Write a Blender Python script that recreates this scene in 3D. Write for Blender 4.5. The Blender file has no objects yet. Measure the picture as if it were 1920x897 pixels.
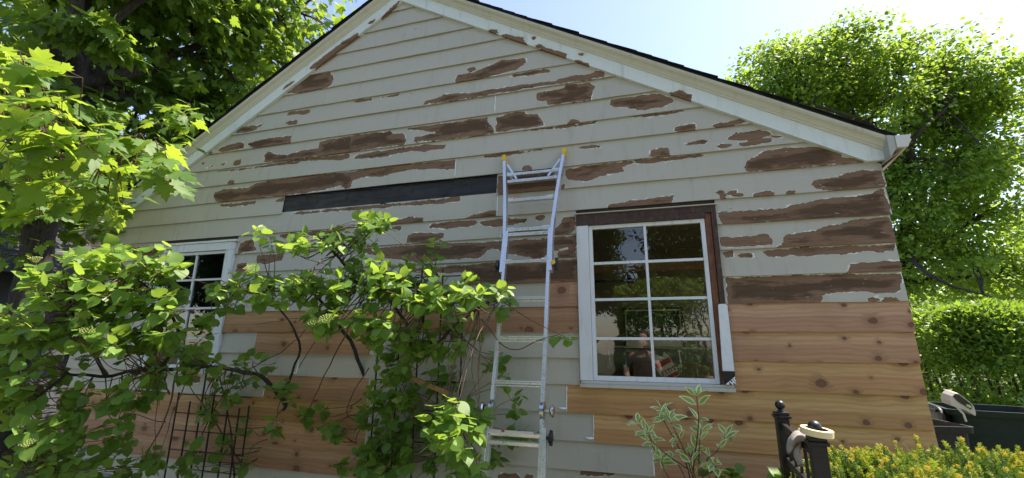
import bpy, bmesh, math, random
import numpy as np
from mathutils import Vector, Matrix, Quaternion, noise as mnoise

scn = bpy.context.scene
COL = scn.collection
rad = math.radians

# ------------------------------------------------------------------ camera
CAM = Vector((0.0, -3.6, 1.6))
YAW, PITCH, ROLL = 0.28381, 0.23249, 0.00709
FPX = 826.97                                   # focal length in photograph pixels (1920 wide)
Rm = Matrix.Rotation(YAW, 3, 'Z') @ Matrix.Rotation(PITCH, 3, 'X') @ Matrix.Rotation(-ROLL, 3, 'Y')
RIGHT, FWD, UP = Rm @ Vector((1, 0, 0)), Rm @ Vector((0, 1, 0)), Rm @ Vector((0, 0, 1))
cd = bpy.data.cameras.new('camera'); cam = bpy.data.objects.new('camera', cd); COL.objects.link(cam)
m3 = Matrix((RIGHT, UP, -FWD)).transposed()
cam.matrix_world = Matrix.Translation(CAM) @ m3.to_4x4()
cd.sensor_width = 36.0; cd.lens = FPX / 1920 * 36; cd.clip_start = 0.02; cd.clip_end = 500
scn.camera = cam

# ------------------------------------------------------------------ daylight
SUN_EL, SUN_AZ = 58.0, 60.0                    # azimuth from +Y (behind the house) towards +X
w = bpy.data.worlds.new('World'); scn.world = w; w.use_nodes = True
wt = w.node_tree; wt.nodes.clear()
sky = wt.nodes.new('ShaderNodeTexSky'); sky.sky_type = 'NISHITA'; sky.sun_disc = False
sky.sun_elevation = rad(SUN_EL); sky.sun_rotation = rad(SUN_AZ)
sky.air_density = 1.0; sky.dust_density = 0.7; sky.ozone_density = 1.0
bg = wt.nodes.new('ShaderNodeBackground'); bg.inputs['Strength'].default_value = 0.125
out = wt.nodes.new('ShaderNodeOutputWorld')
wt.links.new(sky.outputs[0], bg.inputs[0]); wt.links.new(bg.outputs[0], out.inputs[0])
sl = bpy.data.lights.new('sun', 'SUN'); sl.energy = 5.0; sl.angle = rad(0.53); sl.color = (1, 0.95, 0.87)
sun = bpy.data.objects.new('sun', sl); COL.objects.link(sun)
sdir = Vector((math.sin(rad(SUN_AZ)) * math.cos(rad(SUN_EL)), math.cos(rad(SUN_AZ)) * math.cos(rad(SUN_EL)), math.sin(rad(SUN_EL))))
sun.rotation_euler = sdir.to_track_quat('Z', 'Y').to_euler(); sun.location = (6, 10, 20)
vs = scn.view_settings
vs.view_transform = 'Standard'; vs.look = 'None'; vs.gamma = 1; vs.use_curve_mapping = False
vs.exposure = 1.50
vs.use_white_balance = True; vs.white_balance_temperature = 7100; vs.white_balance_tint = 18
cy = scn.cycles; cy.max_bounces = 7; cy.diffuse_bounces = 3; cy.glossy_bounces = 3; cy.transmission_bounces = 3; cy.transparent_max_bounces = 8; cy.use_denoising = True

# ------------------------------------------------------------------ helpers
def atY(u, v, Y):
    """point of the place seen at photograph pixel (u, v) on the vertical plane y = Y"""
    d = RIGHT * ((u - 960) / FPX) + UP * (-(v - 448.5) / FPX) + FWD
    return CAM + d * ((Y - CAM.y) / d.y)
def atD(u, v, depth):
    return CAM + (RIGHT * ((u - 960) / FPX) + UP * (-(v - 448.5) / FPX) + FWD) * depth

def tag(o, label=None, cat=None, group=None, kind=None):
    if label: o['label'] = label
    if cat: o['category'] = cat
    if group: o['group'] = group
    if kind: o['kind'] = kind
    return o
def empty(name, loc=(0, 0, 0), **k):
    o = bpy.data.objects.new(name, None); o.location = loc; o.empty_display_size = .1
    COL.objects.link(o); return tag(o, **k)
def link(name, me, parent=None, **k):
    o = bpy.data.objects.new(name, me); COL.objects.link(o)
    if parent is not None:
        o.parent = parent
        p = parent; off = Vector((0, 0, 0))
        while p: off += p.location; p = p.parent
        o.location = -off                      # meshes are written in world coordinates
    return tag(o, **k)
def mesh(name, V, F, mat, smooth=False):
    me = bpy.data.meshes.new(name); me.from_pydata([tuple(v) for v in V], [], F)
    for m in (mat if isinstance(mat, (list, tuple)) else [mat]): me.materials.append(m)
    if smooth: me.polygons.foreach_set('use_smooth', [True] * len(me.polygons))
    me.update(); return me
def npmesh(name, V, F, mat, smooth=False):
    """V (n,3) array, F (m,k) array, all faces with k corners"""
    V = np.asarray(V, np.float32); F = np.asarray(F, np.int32); k = F.shape[1]
    me = bpy.data.meshes.new(name)
    me.vertices.add(len(V)); me.vertices.foreach_set('co', V.ravel())
    me.loops.add(F.size); me.loops.foreach_set('vertex_index', F.ravel())
    me.polygons.add(len(F)); me.polygons.foreach_set('loop_start', np.arange(0, F.size, k, dtype=np.int32))
    me.polygons.foreach_set('loop_total', np.full(len(F), k, np.int32))
    me.polygons.foreach_set('use_smooth', np.full(len(F), bool(smooth)))
    for m in (mat if isinstance(mat, (list, tuple)) else [mat]): me.materials.append(m)
    me.update(); me.validate(); return me

class MB:
    """collects shapes into one mesh"""
    def __init__(s): s.V = []; s.F = []
    def add(s, V, F):
        n = len(s.V); s.V += [Vector(v) for v in V]; s.F += [tuple(i + n for i in f) for f in F]; return s
    def box(s, lo, hi, bev=0.0):
        (a, b, c), (d, e, f) = lo, hi
        if bev <= 0:
            V = [(a,b,c),(d,b,c),(d,e,c),(a,e,c),(a,b,f),(d,b,f),(d,e,f),(a,e,f)]
            return s.add(V, [(0,3,2,1),(4,5,6,7),(0,1,5,4),(1,2,6,5),(2,3,7,6),(3,0,4,7)])
        bm = bmesh.new(); bmesh.ops.create_cube(bm, size=1)
        for v in bm.verts: v.co = Vector(((a+d)/2 + v.co.x*(d-a), (b+e)/2 + v.co.y*(e-b), (c+f)/2 + v.co.z*(f-c)))
        bmesh.ops.bevel(bm, geom=bm.edges[:], offset=bev, segments=2, affect='EDGES', profile=.6)
        bm.verts.index_update(); s.add([v.co.copy() for v in bm.verts], [tuple(v.index for v in q.verts) for q in bm.faces]); bm.free(); return s
    def obox(s, p0, p1, wx, wy, side, bev=0.0):
        """bar from p0 to p1, wx wide along 'side', wy thick"""
        p0, p1 = Vector(p0), Vector(p1); d = (p1 - p0).normalized(); sx = (Vector(side) - d * d.dot(Vector(side))).normalized(); sy = d.cross(sx)
        q = MB().box((-wx/2, -wy/2, 0), (wx/2, wy/2, (p1 - p0).length), bev)
        return s.add([p0 + sx * v.x + sy * v.y + d * v.z for v in q.V], q.F)
    def tube(s, P, r, n=8, cap=True):
        P = [Vector(p) for p in P]; R = r if isinstance(r, (list, tuple)) else [r] * len(P)
        base = len(s.V); up = None
        for i, p in enumerate(P):
            d = (P[min(i+1, len(P)-1)] - P[max(i-1, 0)])
            d = d.normalized() if d.length > 1e-9 else Vector((0, 0, 1))
            if up is None: up = d.orthogonal().normalized()
            up = (up - d * up.dot(d)); up = up.normalized() if up.length > 1e-6 else d.orthogonal().normalized()
            b = d.cross(up)
            for k in range(n):
                a = 2 * math.pi * k / n; s.V.append(p + (up * math.cos(a) + b * math.sin(a)) * R[i])
        for i in range(len(P) - 1):
            for k in range(n):
                a, b2 = base + i*n + k, base + i*n + (k+1) % n
                s.F.append((a, b2, b2 + n, a + n))
        if cap:
            s.F.append(tuple(base + k for k in reversed(range(n)))); s.F.append(tuple(base + (len(P)-1)*n + k for k in range(n)))
        return s
    def lathe(s, c, axis, prof, n=20, side=None):
        """prof: (distance along axis, radius)"""
        c = Vector(c); ax = Vector(axis).normalized(); u = ax.orthogonal().normalized() if side is None else Vector(side); b = ax.cross(u); base = len(s.V)
        for (h, r) in prof:
            for k in range(n):
                a = 2 * math.pi * k / n; s.V.append(c + ax * h + (u * math.cos(a) + b * math.sin(a)) * r)
        for i in range(len(prof) - 1):
            for k in range(n):
                a, b2 = base + i*n + k, base + i*n + (k+1) % n; s.F.append((a, b2, b2 + n, a + n))
        s.F.append(tuple(base + k for k in reversed(range(n)))); s.F.append(tuple(base + (len(prof)-1)*n + k for k in range(n))); return s
    def build(s, name, mat, parent=None, smooth=False, **k):
        return link(name, mesh(name, s.V, s.F, mat, smooth), parent, **k)

def curve_pts(P, n=6, wob=0.0, seed=0):
    """smooth polyline through the control points (Catmull-Rom) with a little wobble"""
    P = [Vector(p) for p in P]; Q = [P[0] * 2 - P[1]] + P + [P[-1] * 2 - P[-2]]; out = []
    for i in range(1, len(Q) - 2):
        for k in range(n):
            t = k / n; a, b, c, d = Q[i-1], Q[i], Q[i+1], Q[i+2]
            out.append(.5 * ((2*b) + (c - a) * t + (2*a - 5*b + 4*c - d) * t*t + (3*b - a - 3*c + d) * t**3))
    out.append(P[-1])
    if wob: out = [p + Vector((mnoise.noise(p * 6 + Vector((seed, 0, 0))), mnoise.noise(p * 6 + Vector((0, seed, 5))), mnoise.noise(p * 6 + Vector((9, 0, seed))))) * wob for p in out]
    return out
def taper(n, a, b): return [a + (b - a) * i / max(1, n - 1) for i in range(n)]

# ------------------------------------------------------------------ materials
class T:
    def __init__(s, name):
        s.m = bpy.data.materials.new(name); s.m.use_nodes = True; s.t = s.m.node_tree; s.t.nodes.clear()
        s.out = s.t.nodes.new('ShaderNodeOutputMaterial')
    def n(s, typ, attrs=None, **inp):
        nd = s.t.nodes.new('ShaderNode' + typ)
        for k, v in (attrs or {}).items(): setattr(nd, k, v)
        for k, v in inp.items():
            k = k.replace('_', ' ')
            sock = nd.inputs[int(k[1:])] if k[0] == 'i' and k[1:].isdigit() else nd.inputs[k]
            s.set(sock, v)
        return nd
    def set(s, sock, v):
        if isinstance(v, bpy.types.NodeSocket): s.t.links.new(v, sock)
        elif isinstance(v, bpy.types.Node): s.t.links.new(v.outputs[0], sock)
        elif isinstance(v, (tuple, list)) and len(v) == 3 and sock.type == 'RGBA': sock.default_value = (*v, 1)
        else: sock.default_value = v
    def coord(s, kind='Object'): return s.n('TexCoord').outputs[kind]
    def map(s, vec, scale=(1, 1, 1), loc=(0, 0, 0)): return s.n('Mapping', Vector=vec, Scale=scale, Location=loc).outputs[0]
    def noise(s, vec, scale, detail=4, rough=.5, dist=0.0): return s.n('TexNoise', Vector=vec, Scale=scale, Detail=detail, Roughness=rough, Distortion=dist).outputs['Fac']
    def math(s, op, a, b=0.0, c=0.0, clamp=False): return s.n('Math', {'operation': op, 'use_clamp': clamp}, i0=a, i1=b, i2=c).outputs[0]
    def ramp(s, v, a, b, lo=0.0, hi=1.0):
        return s.n('MapRange', {'interpolation_type': 'SMOOTHSTEP'}, Value=v, From_Min=a, From_Max=b, To_Min=lo, To_Max=hi).outputs[0]
    def mix(s, f, a, b, mode='MIX'):
        nd = s.t.nodes.new('ShaderNodeMix'); nd.data_type = 'RGBA'; nd.blend_type = mode
        s.set(nd.inputs[0], f); s.set(nd.inputs[6], a); s.set(nd.inputs[7], b); return nd.outputs[2]
    def bump(s, h, strength=.3, dist=.01): return s.n('Bump', Height=h, Strength=strength, Distance=dist).outputs[0]
    def bsdf(s, **k):
        b = s.n('BsdfPrincipled', None, **k); s.t.links.new(b.outputs[0], s.out.inputs[0]); return b
    def attr(s, name): return s.n('Attribute', {'attribute_name': name})
    def orand(s): return s.n('ObjectInfo').outputs['Random']

def simple(name, col, rough=.5, metal=0.0, var=.12, scale=8, bump=.1, bscale=60, spec=.5):
    t = T(name); c = t.coord(); nz = t.noise(c, scale, 5)
    col2 = tuple(x * (1 - 2 * var) for x in col); col3 = tuple(min(1, x * (1 + var)) for x in col)
    kw = dict(Base_Color=t.mix(nz, col2, col3), Metallic=metal, Specular_IOR_Level=spec,
              Roughness=t.ramp(t.noise(c, scale * 3, 3), .2, .8, max(.03, rough - .1), min(1, rough + .1)))
    if bump: kw['Normal'] = t.bump(t.noise(c, bscale, 4), bump, .004)
    t.bsdf(**kw); return t.m

M = {}
def siding_material(name, paint, base='siding'):
    """old paint over brown wood; the point attribute 'peel' is the distance (m) inside a bare patch"""
    t = T(name); c = t.coord(); r = t.orand()
    off = t.n('CombineXYZ', X=t.math('MULTIPLY', r, 37.0), Y=t.math('MULTIPLY', r, 11.0), Z=t.math('MULTIPLY', r, 53.0)).outputs[0]
    cc = t.n('VectorMath', {'operation': 'ADD'}, i0=c, i1=off).outputs[0]
    d = t.attr('peel').outputs['Fac']
    n1 = t.noise(t.map(cc, (.45, 1, 1)), 17, 5, .68); n2 = t.noise(t.map(cc, (.5, 1, 1)), 62, 3, .6)
    d = t.math('ADD', d, t.math('MULTIPLY', t.math('SUBTRACT', n1, .5), .060))
    d = t.math('ADD', d, t.math('MULTIPLY', t.math('SUBTRACT', n2, .5), .022))
    # scattered pin-head flakes where the paint is sound
    fl = t.ramp(t.noise(t.map(cc, (.35, 1, 1)), 19, 3, .5), .775, .80)
    bare = t.math('MAXIMUM', t.ramp(d, 0.0, .0012), fl)
    # pale chipped rim just outside the bare wood
    rimw = t.ramp(t.noise(cc, 19, 2), .42, .72, .0002, .012)
    rim = t.ramp(t.math('ADD', d, rimw), 0.0, .002)
    # wood
    gv = t.map(cc, (1.0, 6, 14)); g = t.noise(gv, 5, 5, .65, .4); g2 = t.noise(t.map(cc, (2, 40, 130)), 4, 3, .6)
    tone = t.ramp(t.math('ADD', t.math('MULTIPLY', d, 4.0), t.noise(t.map(cc, (1, 3, 5)), 3.2, 4, .6)), .58, .75)
    wl = t.mix(g, (.165, .096, .058), (.300, .186, .118)); wd = t.mix(g, (.074, .046, .028), (.150, .092, .056))
    wood = t.mix(tone, wl, wd)
    wood = t.mix(t.ramp(g2, .45, .70, 0, .50), wood, (.045, .027, .02))
    wood = t.mix(t.ramp(t.noise(t.map(cc, (.5, 1, 1.3)), 40, 4, .65), .67, .71, 0, .85), wood, (.42, .38, .31))       # paint flecks left on the wood
    edge = t.ramp(d, .0, .006, .42, 1.0)                                                        # wood darker along the patch edge
    wood = t.mix(1.0, wood, t.n('CombineXYZ', X=edge, Y=edge, Z=edge).outputs[0], 'MULTIPLY')
    # paint
    p1 = tuple(x * .93 for x in paint); p2 = tuple(min(1, x * 1.05) for x in paint)
    pc = t.mix(t.noise(t.map(cc, (.4, 1, 1.4)), 3.0, 6, .6), p1, p2)
    st = t.ramp(t.noise(t.map(cc, (3.2, 1, .5)), 6, 5, .6), .52, .78, 0, .42)
    pc = t.mix(st, pc, (.30, .285, .23))
    pc = t.mix(t.ramp(t.noise(t.map(cc, (.25, 1, 3)), 16, 4, .6), .64, .72, 0, .22), pc, (.56, .55, .49))
    pc = t.mix(t.math('MULTIPLY', rim, t.ramp(t.noise(cc, 9, 2), .3, .5, .6, 1.0)), pc, (.74, .72, .64))
    # halo of thin, yellowed paint round the patches
    halo = t.math('MULTIPLY', t.ramp(d, -.05, -.004, 0, .32), t.ramp(t.noise(cc, 7, 3), .42, .66))
    pc = t.mix(halo, pc, (.44, .40, .29))
    h = t.math('ADD', t.math('MULTIPLY', bare, -.0016), t.math('MULTIPLY', t.math('ADD', g, g2), .0007))
    h = t.math('ADD', h, t.math('MULTIPLY', t.noise(t.map(cc, (.5, 1, 3)), 22, 5), .0008))
    t.bsdf(Base_Color=t.mix(bare, pc, wood), Roughness=t.math('MULTIPLY_ADD', bare, .28, .52), Specular_IOR_Level=t.math('MULTIPLY_ADD', bare, -.3, .42),
           Normal=t.bump(h, 1.0, 1.0))
    return t.m
M['siding'] = siding_material('old_greige_paint', (.455, .435, .360))
M['rake'] = siding_material('old_white_paint', (.66, .72, .70))
M['pale'] = siding_material('cream_paint', (.56, .55, .46))

def cedar_material():
    t = T('new_cedar'); c = t.coord(); r = t.orand()
    off = t.n('CombineXYZ', X=t.math('MULTIPLY', r, 91.0), Y=t.math('MULTIPLY', r, 17.0), Z=t.math('MULTIPLY', r, 43.0)).outputs[0]
    cc = t.n('VectorMath', {'operation': 'ADD'}, i0=c, i1=off).outputs[0]
    # knots: sparse cells, each an ellipse with rings, and the grain bending round it
    sp = t.n('SeparateXYZ', Vector=cc); kv = t.n('CombineXYZ', X=t.math('MULTIPLY', sp.outputs[0], 5.4), Y=t.math('MULTIPLY', sp.outputs[2], 6.5), Z=0.0).outputs[0]
    vor = t.n('TexVoronoi', {'feature': 'F1', 'voronoi_dimensions': '2D'}, Vector=kv, Scale=1.0, Randomness=.9)
    dist = vor.outputs['Distance']; keep = t.ramp(t.n('SeparateColor', Color=vor.outputs['Color']).outputs[0], .42, .46)
    size = t.math('MULTIPLY_ADD', t.math('POWER', t.n('SeparateColor', Color=vor.outputs['Color']).outputs[1], 2.2), .17, .06)
    kd = t.math('DIVIDE', t.math('ADD', dist, t.math('MULTIPLY', t.math('SUBTRACT', t.noise(t.map(cc, (1, 1, .6)), 26, 3), .5), .13)), size)
    knot = t.math('MULTIPLY', t.ramp(kd, 1.15, .75), keep); core = t.math('MULTIPLY', t.ramp(kd, .8, .2), keep)
    near = t.math('MULTIPLY', t.ramp(kd, 3.4, .8), keep)
    bend = t.n('CombineXYZ', X=0.0, Y=0.0, Z=t.math('MULTIPLY', near, .02)).outputs[0]
    gc = t.n('VectorMath', {'operation': 'ADD'}, i0=cc, i1=bend).outputs[0]
    g = t.noise(t.map(gc, (.55, 1, 17)), 2.2, 6, .55, .5); fine = t.noise(t.map(gc, (2.2, 8, 150)), 3, 4, .6)
    rings = t.n('TexWave', {'wave_type': 'BANDS', 'bands_direction': 'Z'}, Vector=t.map(gc, (.35, 1, 1)), Scale=9.0, Distortion=7.0, Detail=3.0, Detail_Scale=1.2).outputs['Fac']
    # darker tone towards the lower edge of every plank
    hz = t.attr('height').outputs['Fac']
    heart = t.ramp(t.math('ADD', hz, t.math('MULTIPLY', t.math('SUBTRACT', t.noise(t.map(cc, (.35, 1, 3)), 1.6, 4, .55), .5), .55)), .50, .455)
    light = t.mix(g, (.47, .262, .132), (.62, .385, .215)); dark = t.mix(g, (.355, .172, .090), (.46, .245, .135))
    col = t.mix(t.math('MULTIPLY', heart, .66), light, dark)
    col = t.mix(t.ramp(rings, .45, .9, 0, .22), col, (.25, .11, .05))
    col = t.mix(t.ramp(fine, .45, .75, 0, .25), col, (.20, .09, .045))
    big = t.noise(t.map(cc, (1, 1, 1)), 1.3, 4); col = t.mix(t.ramp(big, .5, .72, 0, .38), col, (.24, .115, .06))
    hue = t.n('HueSaturation', Hue=t.math('MULTIPLY_ADD', r, .018, .492), Saturation=t.math('MULTIPLY_ADD', r, .20, .92), Value=t.math('MULTIPLY_ADD', t.math('FRACT', t.math('MULTIPLY', r, 7.31)), .30, .80), Color=col).outputs[0]
    hue = t.mix(t.math('MULTIPLY', near, .38), hue, (.20, .085, .042)); hue = t.mix(t.math('MULTIPLY', knot, .78), hue, (.10, .042, .024)); hue = t.mix(t.math('MULTIPLY', core, .55), hue, (.20, .088, .048))
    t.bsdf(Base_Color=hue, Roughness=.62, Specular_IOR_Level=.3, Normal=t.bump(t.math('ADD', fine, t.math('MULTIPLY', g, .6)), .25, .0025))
    return t.m
M['cedar'] = cedar_material()

def wood_dark(name, a, b, rough=.55, fleck=.0):
    t = T(name); c = t.coord(); g = t.noise(t.map(c, (3, 3, 1.2)), 12, 7, .65, .5); g2 = t.noise(c, 35, 4)
    col = t.mix(t.ramp(g, .3, .7), a, b)
    if fleck: col = t.mix(t.ramp(g2, .66, .70, 0, fleck), col, (.5, .47, .4))
    t.bsdf(Base_Color=col, Roughness=rough, Normal=t.bump(g, .5, .003)); return t.m
M['frame_brown'] = wood_dark('stripped_frame_wood', (.022, .012, .008), (.085, .035, .020), .5, .15)
M['frame_red'] = wood_dark('red_brown_jamb', (.10, .030, .012), (.21, .072, .03), .42)
M['bark'] = wood_dark('bark', (.014, .012, .010), (.060, .050, .042), .9)
M['twig'] = wood_dark('twig_brown', (.05, .028, .016), (.16, .095, .055), .75)
M['redtwig'] = wood_dark('red_stem', (.06, .02, .014), (.14, .05, .035), .6)
M['offcut'] = wood_dark('offcut_wood', (.30, .17, .07), (.42, .26, .12), .6)
M['white'] = siding_material('window_white', (.66, .69, .70))
M['oldwhite'] = siding_material('weathered_sill', (.50, .49, .44))
M['caulk'] = simple('caulk', (.82, .83, .83), .45, var=.05, bump=.3)
M['shingle'] = simple('black_shingle', (.016, .016, .018), .95, var=.4, scale=40, bump=.6, bscale=260, spec=.2)
M['gutter'] = simple('gutter_white', (.62, .60, .54), .4, var=.06, bump=.05)
M['fascia_grey'] = simple('fascia_grey', (.40, .40, .36), .5, var=.1)
M['soffit'] = simple('soffit_tan', (.62, .50, .36), .6, var=.08)
M['sheath'] = simple('sheathing', (.10, .085, .07), .9)
M['inner'] = simple('room_plaster', (.20, .175, .10), .85, var=.08)
M['floor'] = simple('room_floor', (.13, .08, .04), .5)
M['black'] = simple('black_metal', (.008, .008, .009), .42, var=.3, scale=14, bump=.12, bscale=90)
M['blackpl'] = simple('black_plastic', (.012, .012, .014), .35, var=.2)
M['yellow'] = simple('yellow_rubber', (.75, .47, .02), .5, var=.08)
M['orange'] = simple('orange_label', (.75, .22, .03), .5)
M['red'] = simple('red_print', (.45, .02, .03), .6)
M['bagwhite'] = simple('bag_paper', (.68, .62, .54), .7)
M['chrome'] = simple('chrome', (.62, .63, .66), .22, metal=1, var=.1)
M['tape'] = simple('masking_tape', (.72, .60, .32), .6, var=.04, bump=.15, bscale=300)
M['glove'] = simple('glove_cloth', (.36, .33, .29), .95, var=.25, scale=30, bump=.5, bscale=240)
M['bin'] = simple('green_bin', (.008, .020, .014), .6, var=.2, bump=.15, spec=.3)
M['bindark'] = simple('black_bin', (.010, .011, .012), .55, var=.2, spec=.3)
M['paper'] = None

def alu_material():
    t = T('aluminium'); c = t.coord()
    br = t.noise(c, 55, 4); sm = t.noise(c, 9, 5)
    t.bsdf(Base_Color=t.mix(sm, (.60, .60, .61), (.78, .78, .78)), Metallic=.8, Roughness=t.ramp(br, .3, .7, .26, .42), Normal=t.bump(t.noise(c, 90, 3), .05, .002))
    return t.m
M['alu'] = alu_material()
def paper_material():
    t = T('black_building_paper'); c = t.coord(); a = t.noise(t.map(c, (1.6, 1, 5.5)), 3.0, 4, .5, 1.0); b = t.noise(c, 160, 3)
    h = t.math('ADD', t.math('MULTIPLY', a, .035), t.math('MULTIPLY', b, .0006))
    t.bsdf(Base_Color=t.mix(t.noise(c, 5, 4), (.010, .010, .011), (.026, .025, .025)), Roughness=t.ramp(a, .3, .7, .36, .58), Specular_IOR_Level=.4, Normal=t.bump(h, .8, 1.0)); return t.m
M['paper'] = paper_material()
def glass_material():
    t = T('window_glass'); c = t.coord()
    nrm = t.bump(t.noise(c, 2.2, 3), .10, .02)
    fr = t.n('Fresnel', IOR=1.8, Normal=nrm); g = t.n('BsdfGlossy', Color=(.95, .97, 1.0), Roughness=.012, Normal=nrm); tr = t.n('BsdfTransparent', Color=(.86, .90, .86))
    mx = t.n('MixShader', i0=fr.outputs[0], i1=tr.outputs[0], i2=g.outputs[0]); t.t.links.new(mx.outputs[0], t.out.inputs[0]); return t.m
M['glass'] = glass_material()

def leaf_material(name, a, b, trans=(.30, .52, .05), rough=.42, tmix=.34, vein=True, dry=0.0, island=True):
    """leaf: diffuse with gloss on both sides and light coming through the blade"""
    t = T(name); g = t.n('NewGeometry'); rnd = t.attr('tint').outputs['Fac'] if island else t.orand()
    c = t.coord(); nz = t.noise(c, 1.5, 3)
    col = t.mix(t.math('MULTIPLY_ADD', rnd, .75, t.math('MULTIPLY', nz, .3)), a, b)
    if dry: col = t.mix(t.ramp(rnd, 1 - dry, 1 - dry + .02), col, (.30, .22, .03))
    p = t.n('BsdfPrincipled', Base_Color=col, Roughness=rough + .08, Specular_IOR_Level=.35, Normal=t.bump(t.noise(c, 60, 3), .25, .004))
    tl = t.n('BsdfTranslucent', Color=t.mix(rnd, tuple(x * .8 for x in trans), trans))
    mx = t.n('MixShader', i0=tmix, i1=p.outputs[0], i2=tl.outputs[0]); t.t.links.new(mx.outputs[0], t.out.inputs[0]); return t.m
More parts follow.
